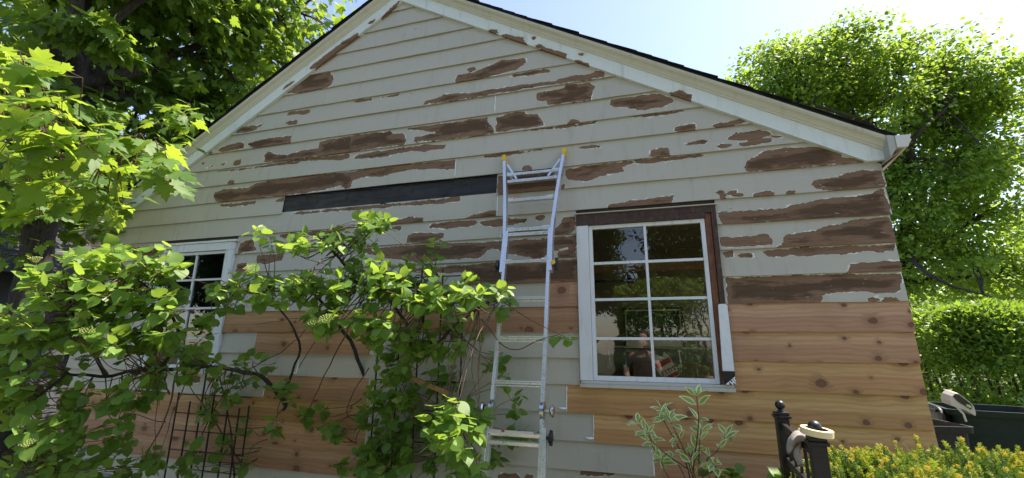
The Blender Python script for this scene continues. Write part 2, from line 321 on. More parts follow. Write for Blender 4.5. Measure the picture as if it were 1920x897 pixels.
# bare-wood patches on the siding, and slivers painting in the shadowed lap gaps: row, then x,z pairs in mm on the wall
PEEL_GAPS=[
(4,-3722,4345,-3538,4506,-3446,4547,-3182,4526,-3127,4456,-3133,4347,-3417,4328),
(6,-2828,4107,-2753,4129,-2610,4114,-2619,4090,-2793,4093),
(6,-3695,4084,-3675,4115,-3405,4102,-3393,4066,-3486,4053,-3573,4075),
(6,-3690,3974,-3669,3993,-3536,3987,-3530,3947,-3624,3937),
(6,-2524,4106,-2293,4116,-2302,4097,-2492,4101),
(6,-4382,3952,-4354,4009,-4123,4013,-4101,3959,-4210,3929),
(6,-4096,4003,-3998,4022,-4006,3997,-4067,3983),
(7,-4605,3746,-4601,3794,-4319,3821,-4252,3808,-4240,3745,-4405,3733,-4560,3723),
(7,-4197,3788,-4013,3815,-3597,3810,-3585,3724,-3772,3698,-4068,3702),
(8,-4354,3537,-4341,3600,-4264,3602,-4243,3555,-4289,3529),
(8,-4543,3573,-4482,3594,-4487,3556),
(8,-4700,3568,-4648,3574,-4663,3553),
(8,-4764,3553,-4732,3554,-4745,3540),
(8,-4834,3625,-4799,3628,-4812,3614),
(7,-4764,3738,-4727,3756,-4683,3737,-4733,3721),
(9,-4390,3330,-4372,3367,-4293,3353,-4300,3322,-4350,3320),
(10,-4570,3199,-4563,3230,-4417,3269,-4085,3242,-3996,3292,-3829,3306,-3393,3318,-2755,3306,-2384,3324,-2027,3312,-1630,3295,-1627,3213,-2023,3256,-2297,3239,-2415,3213,-2621,3231,-2744,3209,-2757,3133,-2819,3116,-2888,3165,-3079,3134,-3253,3121,-3948,3113,-3939,3106,-4435,3107,-4517,3131),
(11,-4456,3084,-4180,3086,-3961,3094,-3966,3054,-4124,3052,-4272,3048,-4428,3071),
(9,-4727,3505,-4256,3492,-3444,3502,-3441,3477,-3882,3478,-4005,3486,-4255,3483),
(8,-3911,3535,-3926,3621,-3882,3655,-3789,3605,-3594,3578,-3435,3615,-3204,3602,-3211,3691,-3060,3702,-2668,3712,-2353,3699,-2330,3667,-2350,3659,-2208,3650,-2162,3566,-2179,3526,-2650,3530,-2819,3510,-3308,3524,-3655,3516),
(8,-2072,3555,-2064,3592,-1794,3608,-2151,3697,-2058,3700,-1615,3700,-1303,3702,-1311,3656,-1247,3573,-1237,3521,-1608,3520,-2047,3529,-1847,3526),
(8,-1216,3532,-1214,3688,-1021,3715,-943,3704,-926,3674,-816,3666,-783,3607,-750,3540,-952,3532),
(9,-2771,3465,-2646,3486,-2276,3494,-1922,3497,-1734,3470,-1748,3438,-1880,3436,-1957,3426,-2095,3452,-2353,3435,-2557,3424,-2726,3440),
(9,-3893,3501,-3307,3517,-2818,3504,-2814,3460,-2942,3449,-3121,3476,-3536,3503,-3865,3477),
(11,-3717,3083,-3590,3096,-3584,3056,-3677,3054),
(12,-3562,2912,-2591,2921,-1816,2919,-1569,2932,-1567,2880,-1906,2882,-2192,2897,-2387,2886,-2670,2890,-3006,2898,-3333,2895),
(12,-2294,2708,-2199,2737,-2087,2764,-1926,2749,-1914,2699,-2082,2693),
(13,-2309,2665,-2234,2686,-2166,2678,-2164,2655),
(13,-1866,2664,-1831,2684,-1560,2691,-1559,2660,-1711,2642,-1847,2643),
(13,-2079,2511,-2078,2580,-2020,2606,-1798,2585,-1708,2579,-1706,2540,-1830,2502),
(13,-3594,2683,-3196,2695,-2896,2685,-2767,2640,-2781,2587,-2885,2587,-2932,2632,-3190,2648,-3521,2649),
(13,-2669,2679,-2589,2688,-2574,2646,-2655,2646),
(14,-3836,2477,-3496,2484,-3507,2414,-3683,2385,-3821,2391),
(14,-2628,2480,-2352,2483,-1975,2488,-1552,2481,-1104,2472,-494,2482,-499,2292,-641,2291,-648,2345,-534,2377,-579,2395,-701,2363,-794,2306,-856,2309,-966,2345,-1111,2368,-1210,2413,-1260,2416,-1342,2340,-1598,2335,-1785,2336,-1965,2327,-2248,2374,-2463,2419),
(15,-2160,2265,-1596,2277,-1049,2282,-483,2280,-489,2080,-860,2083,-1337,2087,-1538,2107,-1440,2204,-1857,2229),
(11,-1191,3096,-1119,3101,-658,3125,-654,2900,-853,2902,-1134,2902,-1188,2916),
(10,-960,3141,-902,3164,-872,3148,-877,3115,-943,3118),
(11,-606,2945,-582,2959,-575,2917,-604,2909),
(12,-1507,2696,-1421,2740,-1233,2756,-1202,2748,-1202,2695,-1437,2696),
(13,-1862,2644,-1846,2677,-1612,2681,-1402,2688,-1384,2653,-1522,2638,-1699,2633,-1807,2643),
(13,-1358,2651,-1350,2676,-1098,2682,-919,2664,-919,2632,-1098,2625,-1214,2613,-1315,2632),
(13,-839,2655,-823,2683,-767,2685,-767,2658,-807,2650),
(13,-1154,2507,-1146,2547,-1105,2552,-1105,2504),
(13,-691,2534,-628,2585,-604,2654,-497,2659,-499,2584,-508,2537,-531,2505,-668,2493),
(5,-1652,4154,-1625,4210,-1444,4207,-1370,4243,-1260,4272,-1168,4294,-917,4271,-935,4220,-1023,4159,-1130,4150,-1312,4134,-1498,4117,-1641,4126),
(5,-1540,4255,-1522,4275,-1455,4269,-1445,4241,-1502,4233),
(6,-1094,4095,-1058,4118,-744,4118,-697,4103,-702,4078,-952,4089),
(6,-1989,3935,-1955,3969,-1723,4011,-1494,3985,-1164,3982,-952,3984,-645,3968,-611,3990,-446,3989,-285,3987,-276,4013,-198,3981,-200,3932,-447,3934,-952,3941,-1492,3927,-1874,3929),
(7,-823,3841,-814,3877,-563,3890,-546,3915,-343,3903,-289,3861,-315,3794,-325,3725,-534,3731,-723,3734,-731,3790,-798,3791),
(8,-154,3655,-141,3700,142,3699,259,3697,300,3660,355,3626,360,3600,280,3570,90,3566,32,3583,-12,3610,-132,3626),
(8,-538,3519,-506,3549,-450,3545,-435,3522,-523,3499),
(9,-952,3514,-522,3517,-271,3510,-302,3494,-539,3496,-784,3506),
(10,-457,3276,-402,3286,-257,3276,-265,3264,-372,3269),
(10,-1330,3303,-1121,3313,-785,3308,-951,3293,-1207,3288),
(9,-1,3517,204,3515,431,3512,403,3507,174,3503),
(9,350,3330,361,3365,503,3370,513,3364,505,3317,402,3315),
(9,648,3329,676,3344,742,3339,823,3364,881,3359,898,3333,792,3316,673,3313),
(10,421,3203,518,3220,598,3212,583,3196,489,3195),
(10,143,3123,161,3177,239,3188,295,3176,304,3116,206,3107),
(11,20,3105,178,3106,582,3105,547,3094,301,3073,176,3074,34,3084),
(11,-568,3088,-290,3104,-67,3108,35,3103,-98,3062,-74,3022,-264,3007,-371,2961,-539,2994,-570,3022),
(10,665,3154,686,3167,763,3154,723,3135,677,3137),
(10,-454,3277,-376,3287,-261,3278,-269,3267,-392,3269),
(12,-210,2701,-216,2735,-14,2746,114,2758,279,2759,294,2780,299,2765,281,2699,82,2700),
(12,610,2764,650,2781,675,2772,673,2754,635,2757),
(12,639,2735,673,2746,682,2716,644,2712),
(12,691,2745,726,2771,763,2767,767,2745,797,2732,796,2721,734,2726),
(10,745,3207,808,3253,975,3254,1054,3228,1050,3198,929,3183,802,3189),
(10,807,3171,863,3158,941,3174,1053,3167,1056,3144,924,3131,835,3134),
(10,668,3155,696,3170,767,3158,719,3141,673,3139),
(10,1056,3194,1117,3189,1128,3175,1067,3180),
(11,850,2966,866,3002,966,3058,1080,3081,1296,3072,1365,3065,1493,2988,1484,2960,1610,2938,1617,2912,1438,2916,1204,2910,1023,2903,876,2922,846,2937),
(12,1275,2777,1290,2804,1423,2812,1540,2841,1715,2836,1726,2699,1519,2698,1409,2709,1343,2729,1299,2740),
(12,866,2708,881,2736,992,2744,1014,2724,1009,2703,889,2696),
(12,1102,2712,1117,2733,1152,2732,1153,2711),
(13,611,2600,680,2594,780,2601,902,2591,1071,2599,1144,2621,1400,2648,1623,2664,1681,2690,1719,2691,1724,2492,1597,2491,1267,2502,976,2502,646,2504,631,2548),
(14,617,2400,760,2398,930,2404,967,2372,964,2338,897,2328,752,2323,641,2322,611,2337),
(14,976,2297,1040,2341,1039,2381,1070,2393,1255,2408,1304,2438,1486,2472,1552,2481,1712,2482,1730,2301,1350,2290),
(15,903,2270,928,2289,1240,2292,1712,2286,1715,2241,1601,2241,1561,2256,1475,2247,1344,2241,1210,2235,1052,2249,1028,2237,923,2242),
(15,631,2283,688,2292,684,2253,646,2248),
(15,726,2251,741,2271,824,2260,816,2240,744,2241),
(15,1405,2098,1440,2153,1484,2164,1652,2169,1728,2162,1739,2104,1536,2093),
(16,625,2086,964,2094,1720,2082,1717,2031,1682,1971,1638,1954,1547,1957,1446,1978,1306,1969,1195,1953,1223,1921,1215,1902,624,1891),
(16,1507,1903,1530,1914,1555,1911,1538,1898),
(16,1584,1901,1602,1919,1653,1921,1671,1905,1609,1897),
(13,-6055,2506,-6043,2656,-5593,2659,-5242,2660,-5182,2527,-5553,2514),
(14,-5924,2357,-5530,2433,-5188,2448,-5178,2311,-5491,2292),
(13,-4082,2512,-4090,2616,-3938,2663,-3847,2537),
(14,-4078,2308,-4073,2400,-3959,2404,-3915,2348,-4005,2284),
(20,-4471,1199,-4471,1244,-4392,1256,-4338,1240,-4330,1203,-4408,1190),
(23,-509,674,-375,677,-265,676,-308,662,-505,649),
(23,-1155,586,-1117,603,-1003,614,-975,584,-1145,566),
(23,-942,599,-909,613,-873,604,-882,587,-937,583)]
# bare patches on the rake boards: side, then x,z pairs in mm
RAKEPEEL=[
(0,-3423,4586,-3416,4631,-3019,4861,-2843,4938,-2829,4912,-3076,4747,-3340,4594),
(0,-3772,4387,-3765,4424,-3627,4487,-3623,4463),
(0,-2562,5070,-2355,5240,-2331,5222,-2456,5126),
(0,-2716,5036,-2629,5074,-2638,5046,-2692,5020),
(1,-1306,4620,-1297,4643,-1222,4623,-1184,4574),
(1,-1165,4550,-1129,4552,-947,4474,-921,4403,-1055,4476),
(1,-824,4360,-789,4376,-738,4332,-536,4216,-537,4178,-738,4294),
(1,-464,4127,-439,4137,-328,4064,-344,4058),
(1,336,3672,414,3676,500,3615,497,3570,409,3610),
(1,-850,4459,-832,4450,-841,4446),
(1,-413,4197,-372,4186,-389,4181)]
# ------------------------------------------------------------------ ground
def ground_material():
    t = T('garden_ground'); c = t.coord(); n = t.noise(c, .7, 6); n2 = t.noise(c, 30, 5)
    col = t.mix(t.ramp(n, .42, .58), t.mix(n2, (.05, .035, .022), (.11, .08, .05)), t.mix(n2, (.03, .06, .014), (.07, .13, .03)))
    t.bsdf(Base_Color=col, Roughness=.95, Normal=t.bump(n2, .6, .03)); return t.m
def ground():
    s = 180; n = 60; V = []; F = []
    for j in range(n + 1):
        for i in range(n + 1):
            a, b = (i / n * 2 - 1), (j / n * 2 - 1); x = s * a * abs(a); y = s * b * abs(b)
            V.append((x, y, .05 * mnoise.noise(Vector((x * .15, y * .15, 0))) - .06))
    for j in range(n):
        for i in range(n): k = j * (n + 1) + i; F.append((k, k + 1, k + n + 2, k + n + 1))
    link('ground', mesh('ground', V, F, ground_material(), True), None, kind='structure')
ground()
# unseen concrete slabs, added to bounce light up onto the wall
def bounce_slabs():
    t = T('bounce_concrete'); c = t.coord(); n = t.noise(c, 1.2, 6); col = t.mix(n, (.10, .10, .085), (.16, .155, .13)); col = t.mix(t.ramp(t.noise(c, 9, 5), .6, .7, 0, .4), col, (.22, .20, .17))
    t.bsdf(Base_Color=col, Roughness=.9, Normal=t.bump(t.noise(c, 80, 4), .4, .004))
    for i in range(5):
        for k in range(3): MB().box((-7.5 + i * 2.9, -9.6 + k * 2.4, -.10), (-7.5 + i * 2.9 + 2.885, -9.6 + k * 2.4 + 2.385, .02), .008).build('bounce_slab', t.m, None, kind='structure')
bounce_slabs()

# ------------------------------------------------------------------ the house
EXPO, ZTOP = .2028, 5.142                      # board exposure and the lower edge of row 0
XR, XL, XRIDGE, ZRIDGE = 1.73, -6.33, -2.31, 5.225
SLR, SLL = .588, .605                         # rake slopes on the right and on the left (lower edge of the rake board)
def rowz(r): return ZTOP - EXPO * r
def rake_x(z):
    """left and right end of the siding under the rake boards at height z"""
    return XRIDGE - (ZRIDGE - z) / SLL, XRIDGE + (ZRIDGE - z) / SLR
house = empty('house', (-2.3, 0, 0), label='gable end house with peeling greige lap siding and new cedar boards', cat='house')

def poly_sdf(P, Q):
    """signed distance of the points P to polygon Q, positive inside"""
    A = Q; B = np.roll(Q, -1, 0); d = np.full(len(P), 1e9); inside = np.zeros(len(P), bool)
    for a, b in zip(A, B):
        e = b - a; wv = P - a; tt = np.clip((wv @ e) / max(1e-12, e @ e), 0, 1)
        d = np.minimum(d, np.linalg.norm(wv - tt[:, None] * e, axis=1))
        cond = (a[1] > P[:, 1]) != (b[1] > P[:, 1])
        with np.errstate(divide='ignore', invalid='ignore'):
            xi = (b[0] - a[0]) * (P[:, 1] - a[1]) / (b[1] - a[1]) + a[0]
        inside ^= cond & (P[:, 0] < xi)
    return np.where(inside, d, -d)
def thick(Q):
    x, z = Q[:, 0], Q[:, 1]; A = .5 * abs((x * np.roll(z, -1) - z * np.roll(x, -1)).sum()); L = np.linalg.norm(Q - np.roll(Q, -1, 0), axis=1).sum()
    return .004 + max(0, .010 - 2 * A / L)            # slivers survive the ragged edge
def peel_field(P, polys):
    f = np.full(len(P), -.2)
    for Q in polys:
        lo, hi = Q.min(0) - .12, Q.max(0) + .12
        k = np.where((P[:, 0] > lo[0]) & (P[:, 0] < hi[0]) & (P[:, 1] > lo[1]) & (P[:, 1] < hi[1]))[0]
        if len(k): f[k] = np.maximum(f[k], poly_sdf(P[k], Q) + thick(Q))
    return f
def pairs(d): return np.array(d[1:], float).reshape(-1, 2) / 1000
ROW_PEEL_GAPS = {}
for d in PEEL_GAPS: ROW_PEEL_GAPS.setdefault(d[0], []).append(pairs(d))
def add_attr(me, name, vals):
    at = me.attributes.new(name, 'FLOAT', 'POINT'); at.data.foreach_set('value', np.asarray(vals, np.float32))

rng = np.random.default_rng(5)
def lap_board(r, x0, x1, mat, name, step=.0135, proud=0.0, parent=None):
    """one tilted lap-siding board of row r with a real lower edge, cut to the rake"""
    z0, z1 = rowz(r), rowz(r) + EXPO + .022
    fine = mat is M['siding']
    nz = 17 if fine else 5
    nx = max(2, int((x1 - x0) / (step if fine else .12)) + 1)
    warp = rng.uniform(-1, 1, 8)
    V = []; X = np.zeros((nz, nx)); Zs = np.zeros((nz, nx))
    tt = np.linspace(0, 1, nx)
    sag = .0025 * np.interp(np.linspace(0, 7, nx), np.arange(8), warp)
    for k in range(nz):
        s = k / (nz - 1); z = z0 + (z1 - z0) * s
        a, b = rake_x(min(z, ZRIDGE - .005)); xa, xb = max(x0, a - .07), min(x1, b + .07)
        if xb - xa < .02: xb = xa + .02
        X[k] = xa + (xb - xa) * tt; Zs[k] = z + sag * (1 - s)
    Y = np.repeat((.021 * np.linspace(0, 1, nz))[:, None], nx, 1) - proud + .0018 * np.interp(tt, np.linspace(0, 1, 8), rng.uniform(-1, 1, 8))[None, :]
    P = np.stack([X.ravel(), Y.ravel(), Zs.ravel()], 1)
    th = .0150 if fine else .0175
    bot = np.stack([X[0], Y[0] + th, Zs[0] + .0005], 1); top = np.stack([X[-1], Y[-1] + th * .5, Zs[-1]], 1)
    Vv = np.concatenate([P, bot, top]); nP = len(P); F = []
    k = np.arange((nz - 1) * nx).reshape(nz - 1, nx)[:, :-1].ravel()
    F.append(np.stack([k, k + 1, k + nx + 1, k + nx], 1))
    j = np.arange(nx - 1); F.append(np.stack([nP + j, nP + j + 1, j + 1, j], 1))            # lower edge
    F.append(np.stack([nP + nx + j, nP + nx + j + 1, nP + j + 1, nP + j], 1))                # back
    F.append(np.array([[0, (nz - 1) * nx, nP + nx, nP], [nx - 1, nP + nx - 1, nP + 2 * nx - 1, nz * nx - 1]]))
    me = npmesh(name, Vv, np.concatenate(F), mat)
    if fine: 
        pts = Vv[:, [0, 2]]; add_attr(me, 'peel', peel_field(pts, ROW_PEEL_GAPS.get(r, [])))
    h = np.concatenate([np.repeat(np.linspace(0, 1, nz), nx), np.zeros(nx), np.ones(nx)]); add_attr(me, 'height', h)
    return link(name, me, parent or house)

WR = (-.486, .600, 1.289, 2.660)               # right window opening incl. casing: x0, x1, z0, z1
WL = (-5.190, -4.130, 1.289, 2.660)
C_, S_ = 'cedar', 'siding'
def jit(): return float(rng.uniform(-.004, .004))
ROWS = {}
for r in range(0, 25): ROWS[r] = [(XL, XR, S_)]
ROWS[5] = [(XL, -3.208, S_), (-3.206, XR, S_)]
ROWS[7] = [(XL, -3.587, S_), (-3.583, -1.233, S_), (-1.229, XR, S_)]
ROWS[8] = [(XL, -2.817, S_), (-2.814, XR, S_)]
ROWS[10] = [(XL, -1.620, S_), (-1.616, XR, S_)]
ROWS[11] = [(XL, -3.588, S_), (-1.200, XR, S_)]
ROWS[12] = [(XL, -1.194, S_), (-1.190, XR, S_)]
lx, rx = WL, WR
for r in range(13, 20):
    ROWS[r] = [(XL, lx[0] - .002, S_), (lx[1] + .002, rx[0] - .002, S_), (rx[1] + .002, XR, S_)]
ROWS[13] = [(XL, lx[0] - .002, S_), (lx[1] + .002, -2.42, S_), (-2.417, rx[0] - .002, S_), (rx[1] + .002, XR, S_)]
ROWS[16] = [(XL, lx[0] - .002, S_), (lx[1] + .002, -.728, S_), (-.724, rx[0] - .002, C_), (rx[1] + .002, XR, S_)]
ROWS[17] = [(XL, lx[0] - .002, S_), (lx[1] + .002, -2.9, C_), (-2.898, -1.3, C_), (-1.298, rx[0] - .002, C_), (rx[1] + .002, XR, C_)]
ROWS[18] = [(XL, lx[0] - .002, S_), (lx[1] + .002, -3.695, S_), (-3.692, -2.393, C_), (-2.39, rx[0] - .002, S_), (rx[1] + .002, XR, C_)]
ROWS[19] = [(XL, lx[0] - .002, S_), (lx[1] + .002, -3.160, S_), (-3.156, rx[0] - .002, S_), (rx[1] + .002, XR, C_)]
ROWS[20] = [(XL, -3.512, S_), (-3.509, -2.372, C_), (-2.369, -.602, S_), (-.599, XR, C_)]
ROWS[21] = [(XL, -5.2, C_), (-5.198, -2.345, C_), (-2.342, -.400, S_), (-.397, XR, C_)]
ROWS[22] = [(XL, -4.6, C_), (-4.598, -2.362, C_), (-2.359, .018, S_), (.021, XR, C_)]
ROWS[23] = [(XL, -2.092, C_), (-2.089, .5, S_), (.503, XR, C_)]
ROWS[24] = [(XL, XR, S_)]
for r, segs in ROWS.items():
    for (a, b, m) in segs:
        if b == XR: b += float(rng.uniform(-.006, .004))
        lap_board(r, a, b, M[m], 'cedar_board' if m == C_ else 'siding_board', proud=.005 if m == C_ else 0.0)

# white caulk beads at butt joints
def bead(x, r, wdt=.008, smear=False):
    mb = MB(); P = []; R = []
    z0, z1 = rowz(r) + .004, rowz(r) + EXPO - .004
    for i in range(9):
        s = i / 8; P.append((x + .003 * mnoise.noise(Vector((x * 9, s * 5, r))), .017 * s - .001, z0 + (z1 - z0) * s)); R.append(wdt * (.55 + .35 * mnoise.noise(Vector((s * 6, x, r + .5)))))
    mb.tube(P, R, 6)
    if smear:
        mb.tube([(x - .07, -.0005, z0 + .028), (x - .035, -.002, z0 + .02), (x, -.002, z0 + .024)], [.004, .011, .006], 6)
    mb.build('caulk_bead', M['caulk'], house, True)
for x, r, sm in ((-1.231, 7, 0), (-1.618, 10, 0), (-1.192, 12, 0), (-.726, 16, 0), (-.600, 20, 1), (-.398, 21, 1), (.020, 22, 0), (-3.158, 19, 1), (-3.51, 20, 0), (-2.370, 20, 0), (-2.343, 21, 0), (-2.36, 22, 0)):
    bead(x, r, .0085, bool(sm))

# exposed black building paper where a board is missing (row 11)
def building_paper():
    x0, x1, z0, z1 = -3.62, -1.17, rowz(11) - .03, rowz(10) + .012
    nx, nz = 220, 18; V = []; F = []
    for k in range(nz + 1):
        for i in range(nx + 1):
            x = x0 + (x1 - x0) * i / nx; z = z0 + (z1 - z0) * k / nz
            fz = min(1, k / 3, (nz - k) / 2.5)
            y = .037 - fz * .009 + fz * .009 * mnoise.noise(Vector((x * 3, z * 9, 1))) + fz * .007 * mnoise.noise(Vector((x * 9, z * 14 + x * 4, 3)))
            V.append((x, y, z))
    for k in range(nz):
        for i in range(nx): q = k * (nx + 1) + i; F.append((q, q + 1, q + nx + 2, q + nx + 1))
    link('building_paper', mesh('building_paper', V, F, M['paper'], True), house)
building_paper()

# sheathing behind the boards, with the window openings left free
def sheathing():
    mb = MB(); y0, y1 = .040, .10
    def piece(x0, x1, z0, z1): mb.box((x0, y0, z0), (x1, y1, z1))
    a, b = XL + .02, XR - .03
    o1 = (WL[0] + .05, WL[1] - .05); o2 = (WR[0] + .05, WR[1] - .05); zb, zt = 1.33, 2.62
    piece(a, b, -.1, zb); piece(a, o1[0], zb, zt); piece(o1[1], o2[0], zb, zt); piece(o2[1], b, zb, zt); piece(a, b, zt, 2.90)
    V = [(a, y0, 2.9), (b, y0, 2.9), (XRIDGE, y0, ZRIDGE + .05), (a, y1, 2.9), (b, y1, 2.9), (XRIDGE, y1, ZRIDGE + .05)]
    mb.add(V, [(0, 1, 2), (5, 4, 3), (0, 3, 4, 1), (1, 4, 5, 2), (2, 5, 3, 0)])
    mb.build('sheathing', M['sheath'], house)
    mb = MB().box((XL + .01, .012, -.2), (XR - .01, .033, rowz(24) - .004)); mb.build('foundation', simple('foundation', (.28, .28, .27), .9, bump=.4), house)
    # sides, back and floor
    DY = 6.5
    for s, x in ((1, XR - .03), (-1, XL + .03)):
        sun_hole = (.55, 2.35) if s > 0 else None  # added opening, out of view, lets sun into the room
        for r in range(11, 25):
            z = rowz(r); xo, xi = x + s * .03, x + s * .012; mb = MB()
            for ya, yb in ([(.02, DY)] if not (sun_hole and 13 <= r <= 19) else [(.02, sun_hole[0]), (sun_hole[1], DY)]):
                mb.add([(xo, ya, z), (xo, yb, z), (xi, yb, z + EXPO + .01), (xi, ya, z + EXPO + .01), (xi - s * .01, ya, z), (xi - s * .01, yb, z)],
                       [(0, 1, 2, 3) if s > 0 else (3, 2, 1, 0), (0, 4, 5, 1) if s > 0 else (1, 5, 4, 0)])
            flat = mb.build('side_board', M['siding'], house); add_attr(flat.data, 'peel', np.full(len(flat.data.vertices), -.2))
        mb = MB(); a, b = min(x, x - s * .1), max(x, x - s * .1)
        if sun_hole:
            mb.box((a, .1, -.1), (b, sun_hole[0], 2.95)); mb.box((a, sun_hole[1], -.1), (b, DY, 2.95)); mb.box((a, sun_hole[0], -.1), (b, sun_hole[1], 1.29)); mb.box((a, sun_hole[0], 2.62), (b, sun_hole[1], 2.95))
        else: mb.box((a, .1, -.1), (b, DY, 2.95))
        mb.build('side_wall', M['sheath'], house)
    MB().box((XL + .05, DY - .1, -.1), (XR - .05, DY, 2.95)).add([(XL, DY, 2.95), (XR, DY, 2.95), (XRIDGE, DY, 5.2)], [(2, 1, 0)]).build('back_wall', M['siding'], house)
    # white corner strip seen behind the board ends
    MB().box((XR - .028, .022, .2), (XR - .006, .05, 2.86)).build('corner_strip', M['caulk'], house)
sheathing()

# rake boards, crown moulding, shingles
def rake():
    for side, sl, xe in ((1, SLR, XR + .02), (-1, SLL, XL - .02)):
        ang = math.atan(sl); dx, dz = math.cos(ang) * side, -math.sin(ang); nx_, nz_ = math.sin(ang) * side, math.cos(ang)
        L = abs(xe - XRIDGE) / math.cos(ang)
        def P(s, h, y): return (XRIDGE + dx * s + nx_ * h, y, ZRIDGE + dz * s + nz_ * h)
        # frieze board, finely divided for its peeling paint; mitred at the ridge
        polys = [pairs(d) for d in RAKEPEEL if (d[0] == 1) == (side > 0)]
        n = int(L / .015); m = 8; V = []; F = []
        fh = .118
        for k in range(m + 1):
            h = fh * k / m
            s0 = -h * sl                       # plumb cut on the ridge line
            for i in range(n + 1):
                s1 = L - h * sl; V.append(P(s0 + (s1 - s0) * i / n, h, -.020))
        for k in range(m):
            for i in range(n): q = k * (n + 1) + i; F.append((q, q + 1, q + n + 2, q + n + 1) if side > 0 else (q + n + 1, q + n + 2, q + 1, q))
        base = len(V)
        for i in range(n + 1): V.append(P(L * i / n, 0, .016))
        for i in range(n): F.append((base + i, base + i + 1, i + 1, i) if side > 0 else (i, i + 1, base + i + 1, base + i))
        V += [P(L - fh * sl, fh, .016)]; e = len(V) - 1; F.append((n, base + n, e, m * (n + 1) + n) if side > 0 else (m * (n + 1) + n, e, base + n, n))
        V = [(x, y, max(z, 2.905) if side > 0 else z) for x, y, z in V]; me = mesh('rake_board', V, F, M['rake']); A = np.array(V)
        add_attr(me, 'peel', peel_field(A[:, [0, 2]], polys)); link('rake_board', me, house)
        # crown moulding profile (height above the frieze, distance out of the wall)
        prof = [(.114, .020), (.114, .028), (.121, .031), (.128, .033), (.131, .040), (.143, .045), (.153, .054), (.160, .066), (.163, .078), (.169, .081), (.172, .086), (.190, .088), (.190, .02)]
        V = []; F = []; ns = 24; k = len(prof)
        for i in range(ns + 1):
            for (h, o) in prof:
                s0 = -h * sl; s1 = L + .008 - h * sl; V.append(P(s0 + (s1 - s0) * i / ns, h, -o + .001 * mnoise.noise(Vector((i * .7, h * 20, side)))))
        for i in range(ns):
            for q in range(k - 1):
                a = i * k + q; F.append((a, a + k, a + k + 1, a + 1) if side > 0 else (a + 1, a + k + 1, a + k, a))
        F.append(tuple(ns * k + q for q in range(k)) if side < 0 else tuple(ns * k + q for q in reversed(range(k))))
        me = mesh('crown_moulding', V, F, M['pale']); add_attr(me, 'peel', np.full(len(V), -.2)); link('crown_moulding', me, house)
        # roof deck and shingle courses lying on it
        DY = 6.7; y0 = -.106
        rf = MB(); h0, h1 = .191, .206; s0 = -h0 * sl
        q = [P(s0, h0, y0 + .012), P(L - .085, h0, y0 + .012), P(L - .085, h1, y0 + .012), P(s0, h1, y0 + .012)]
        q += [(a, DY, c) for a, b, c in q]
        ff = [(0, 1, 2, 3), (7, 6, 5, 4), (0, 4, 5, 1), (1, 5, 6, 2), (2, 6, 7, 3), (3, 7, 4, 0)]
        rf.add(q, ff if side > 0 else [tuple(reversed(f)) for f in ff]); roof = rf.build('roof', M['shingle'], house)
        cs = .142; nc = int((L + .06) / cs) + 1
        for c in range(nc):
            a = L - .065 - c * cs; b = a - .20
            j = float(rng.uniform(-.008, .008)); lift = float(rng.uniform(.0, .003))
            hh = .2065; t = .007
            if b < -.13: b = -.13
            q = [P(a, hh + .004 + lift, y0 + j), P(a, hh + .004 + t + lift, y0 + j), P(b, hh + .0015 + t * .4, y0 + j), P(b, hh, y0 + j)]
            q += [(x, DY, z) for x, y, z in q]
            f2 = [(0, 3, 2, 1), (4, 5, 6, 7), (0, 1, 5, 4), (1, 2, 6, 5), (2, 3, 7, 6), (3, 0, 4, 7)]
            MB().add(q, f2 if side < 0 else f2).build('shingle_course', M['shingle'], roof)
        # eave: fascia, soffit and gutter
        xo = XRIDGE + dx * (L + .055); ze = 2.893 if side > 0 else ZRIDGE + dz * L
        s = side
        def bx(name, x0, x1, ya, yb, za, zb, mat): MB().box((min(x0, x1), ya, za), (max(x0, x1), yb, zb), .003).build(name, mat, house)
        # return block closing the end of the rake
        xw = XR * 1.0 if s > 0 else XL
        V = [(xw + s * .012, -.10, ze - .005), (xw + s * .055, -.10, ze + .062), (xw + s * .055, -.10, ze + .155), (xw + s * .012, -.10, ze + .165)]
        V += [(a, 6.6, c) for a, b, c in V]
        MB().add(V, ff if s > 0 else [tuple(reversed(f)) for f in ff]).build('eave_fascia', M['fascia_grey'], house)
        V = [(xw - s * .01, -.018, ze - .075), (xw + s * .11, -.085, ze + .050), (xw + s * .11, 6.6, ze + .050), (xw - s * .01, 6.6, ze - .075),
             (xw - s * .01, -.018, ze - .055), (xw + s * .11, -.085, ze + .060), (xw + s * .11, 6.6, ze + .060), (xw - s * .01, 6.6, ze - .055)]
        ff2 = [(0, 3, 2, 1), (4, 5, 6, 7), (0, 1, 5, 4), (1, 2, 6, 5), (2, 3, 7, 6), (3, 0, 4, 7)]
        MB().add(V, ff2 if s > 0 else [tuple(reversed(f)) for f in ff2]).build('soffit', M['soffit'], house)
        # K-style gutter with its end cap
        gp = [(.058, .064), (.124, .064), (.130, .082), (.148, .110), (.142, .130), (.150, .140), (.150, .152), (.058, .152)]
        V = []; F = []
        for y in (-.105, 6.6):
            for (gx, gz) in gp: V.append((xw + s * gx, y, ze + gz))
        k = len(gp)
        for i in range(k): a, b = i, (i + 1) % k; F.append((a, b, b + k, a + k) if s < 0 else (a + k, b + k, b, a))
        F.append(tuple(range(k)) if s > 0 else tuple(reversed(range(k)))); F.append(tuple(k + i for i in reversed(range(k))) if s > 0 else tuple(k + i for i in range(k)))
        g = MB(); g.add(V, F); g.tube([(xw + s * .147, -.106, ze + .150), (xw + s * .147, 6.6, ze + .150)], .006, 8); g.build('gutter', M['gutter'], house)
    # ceiling and inner room
rake()
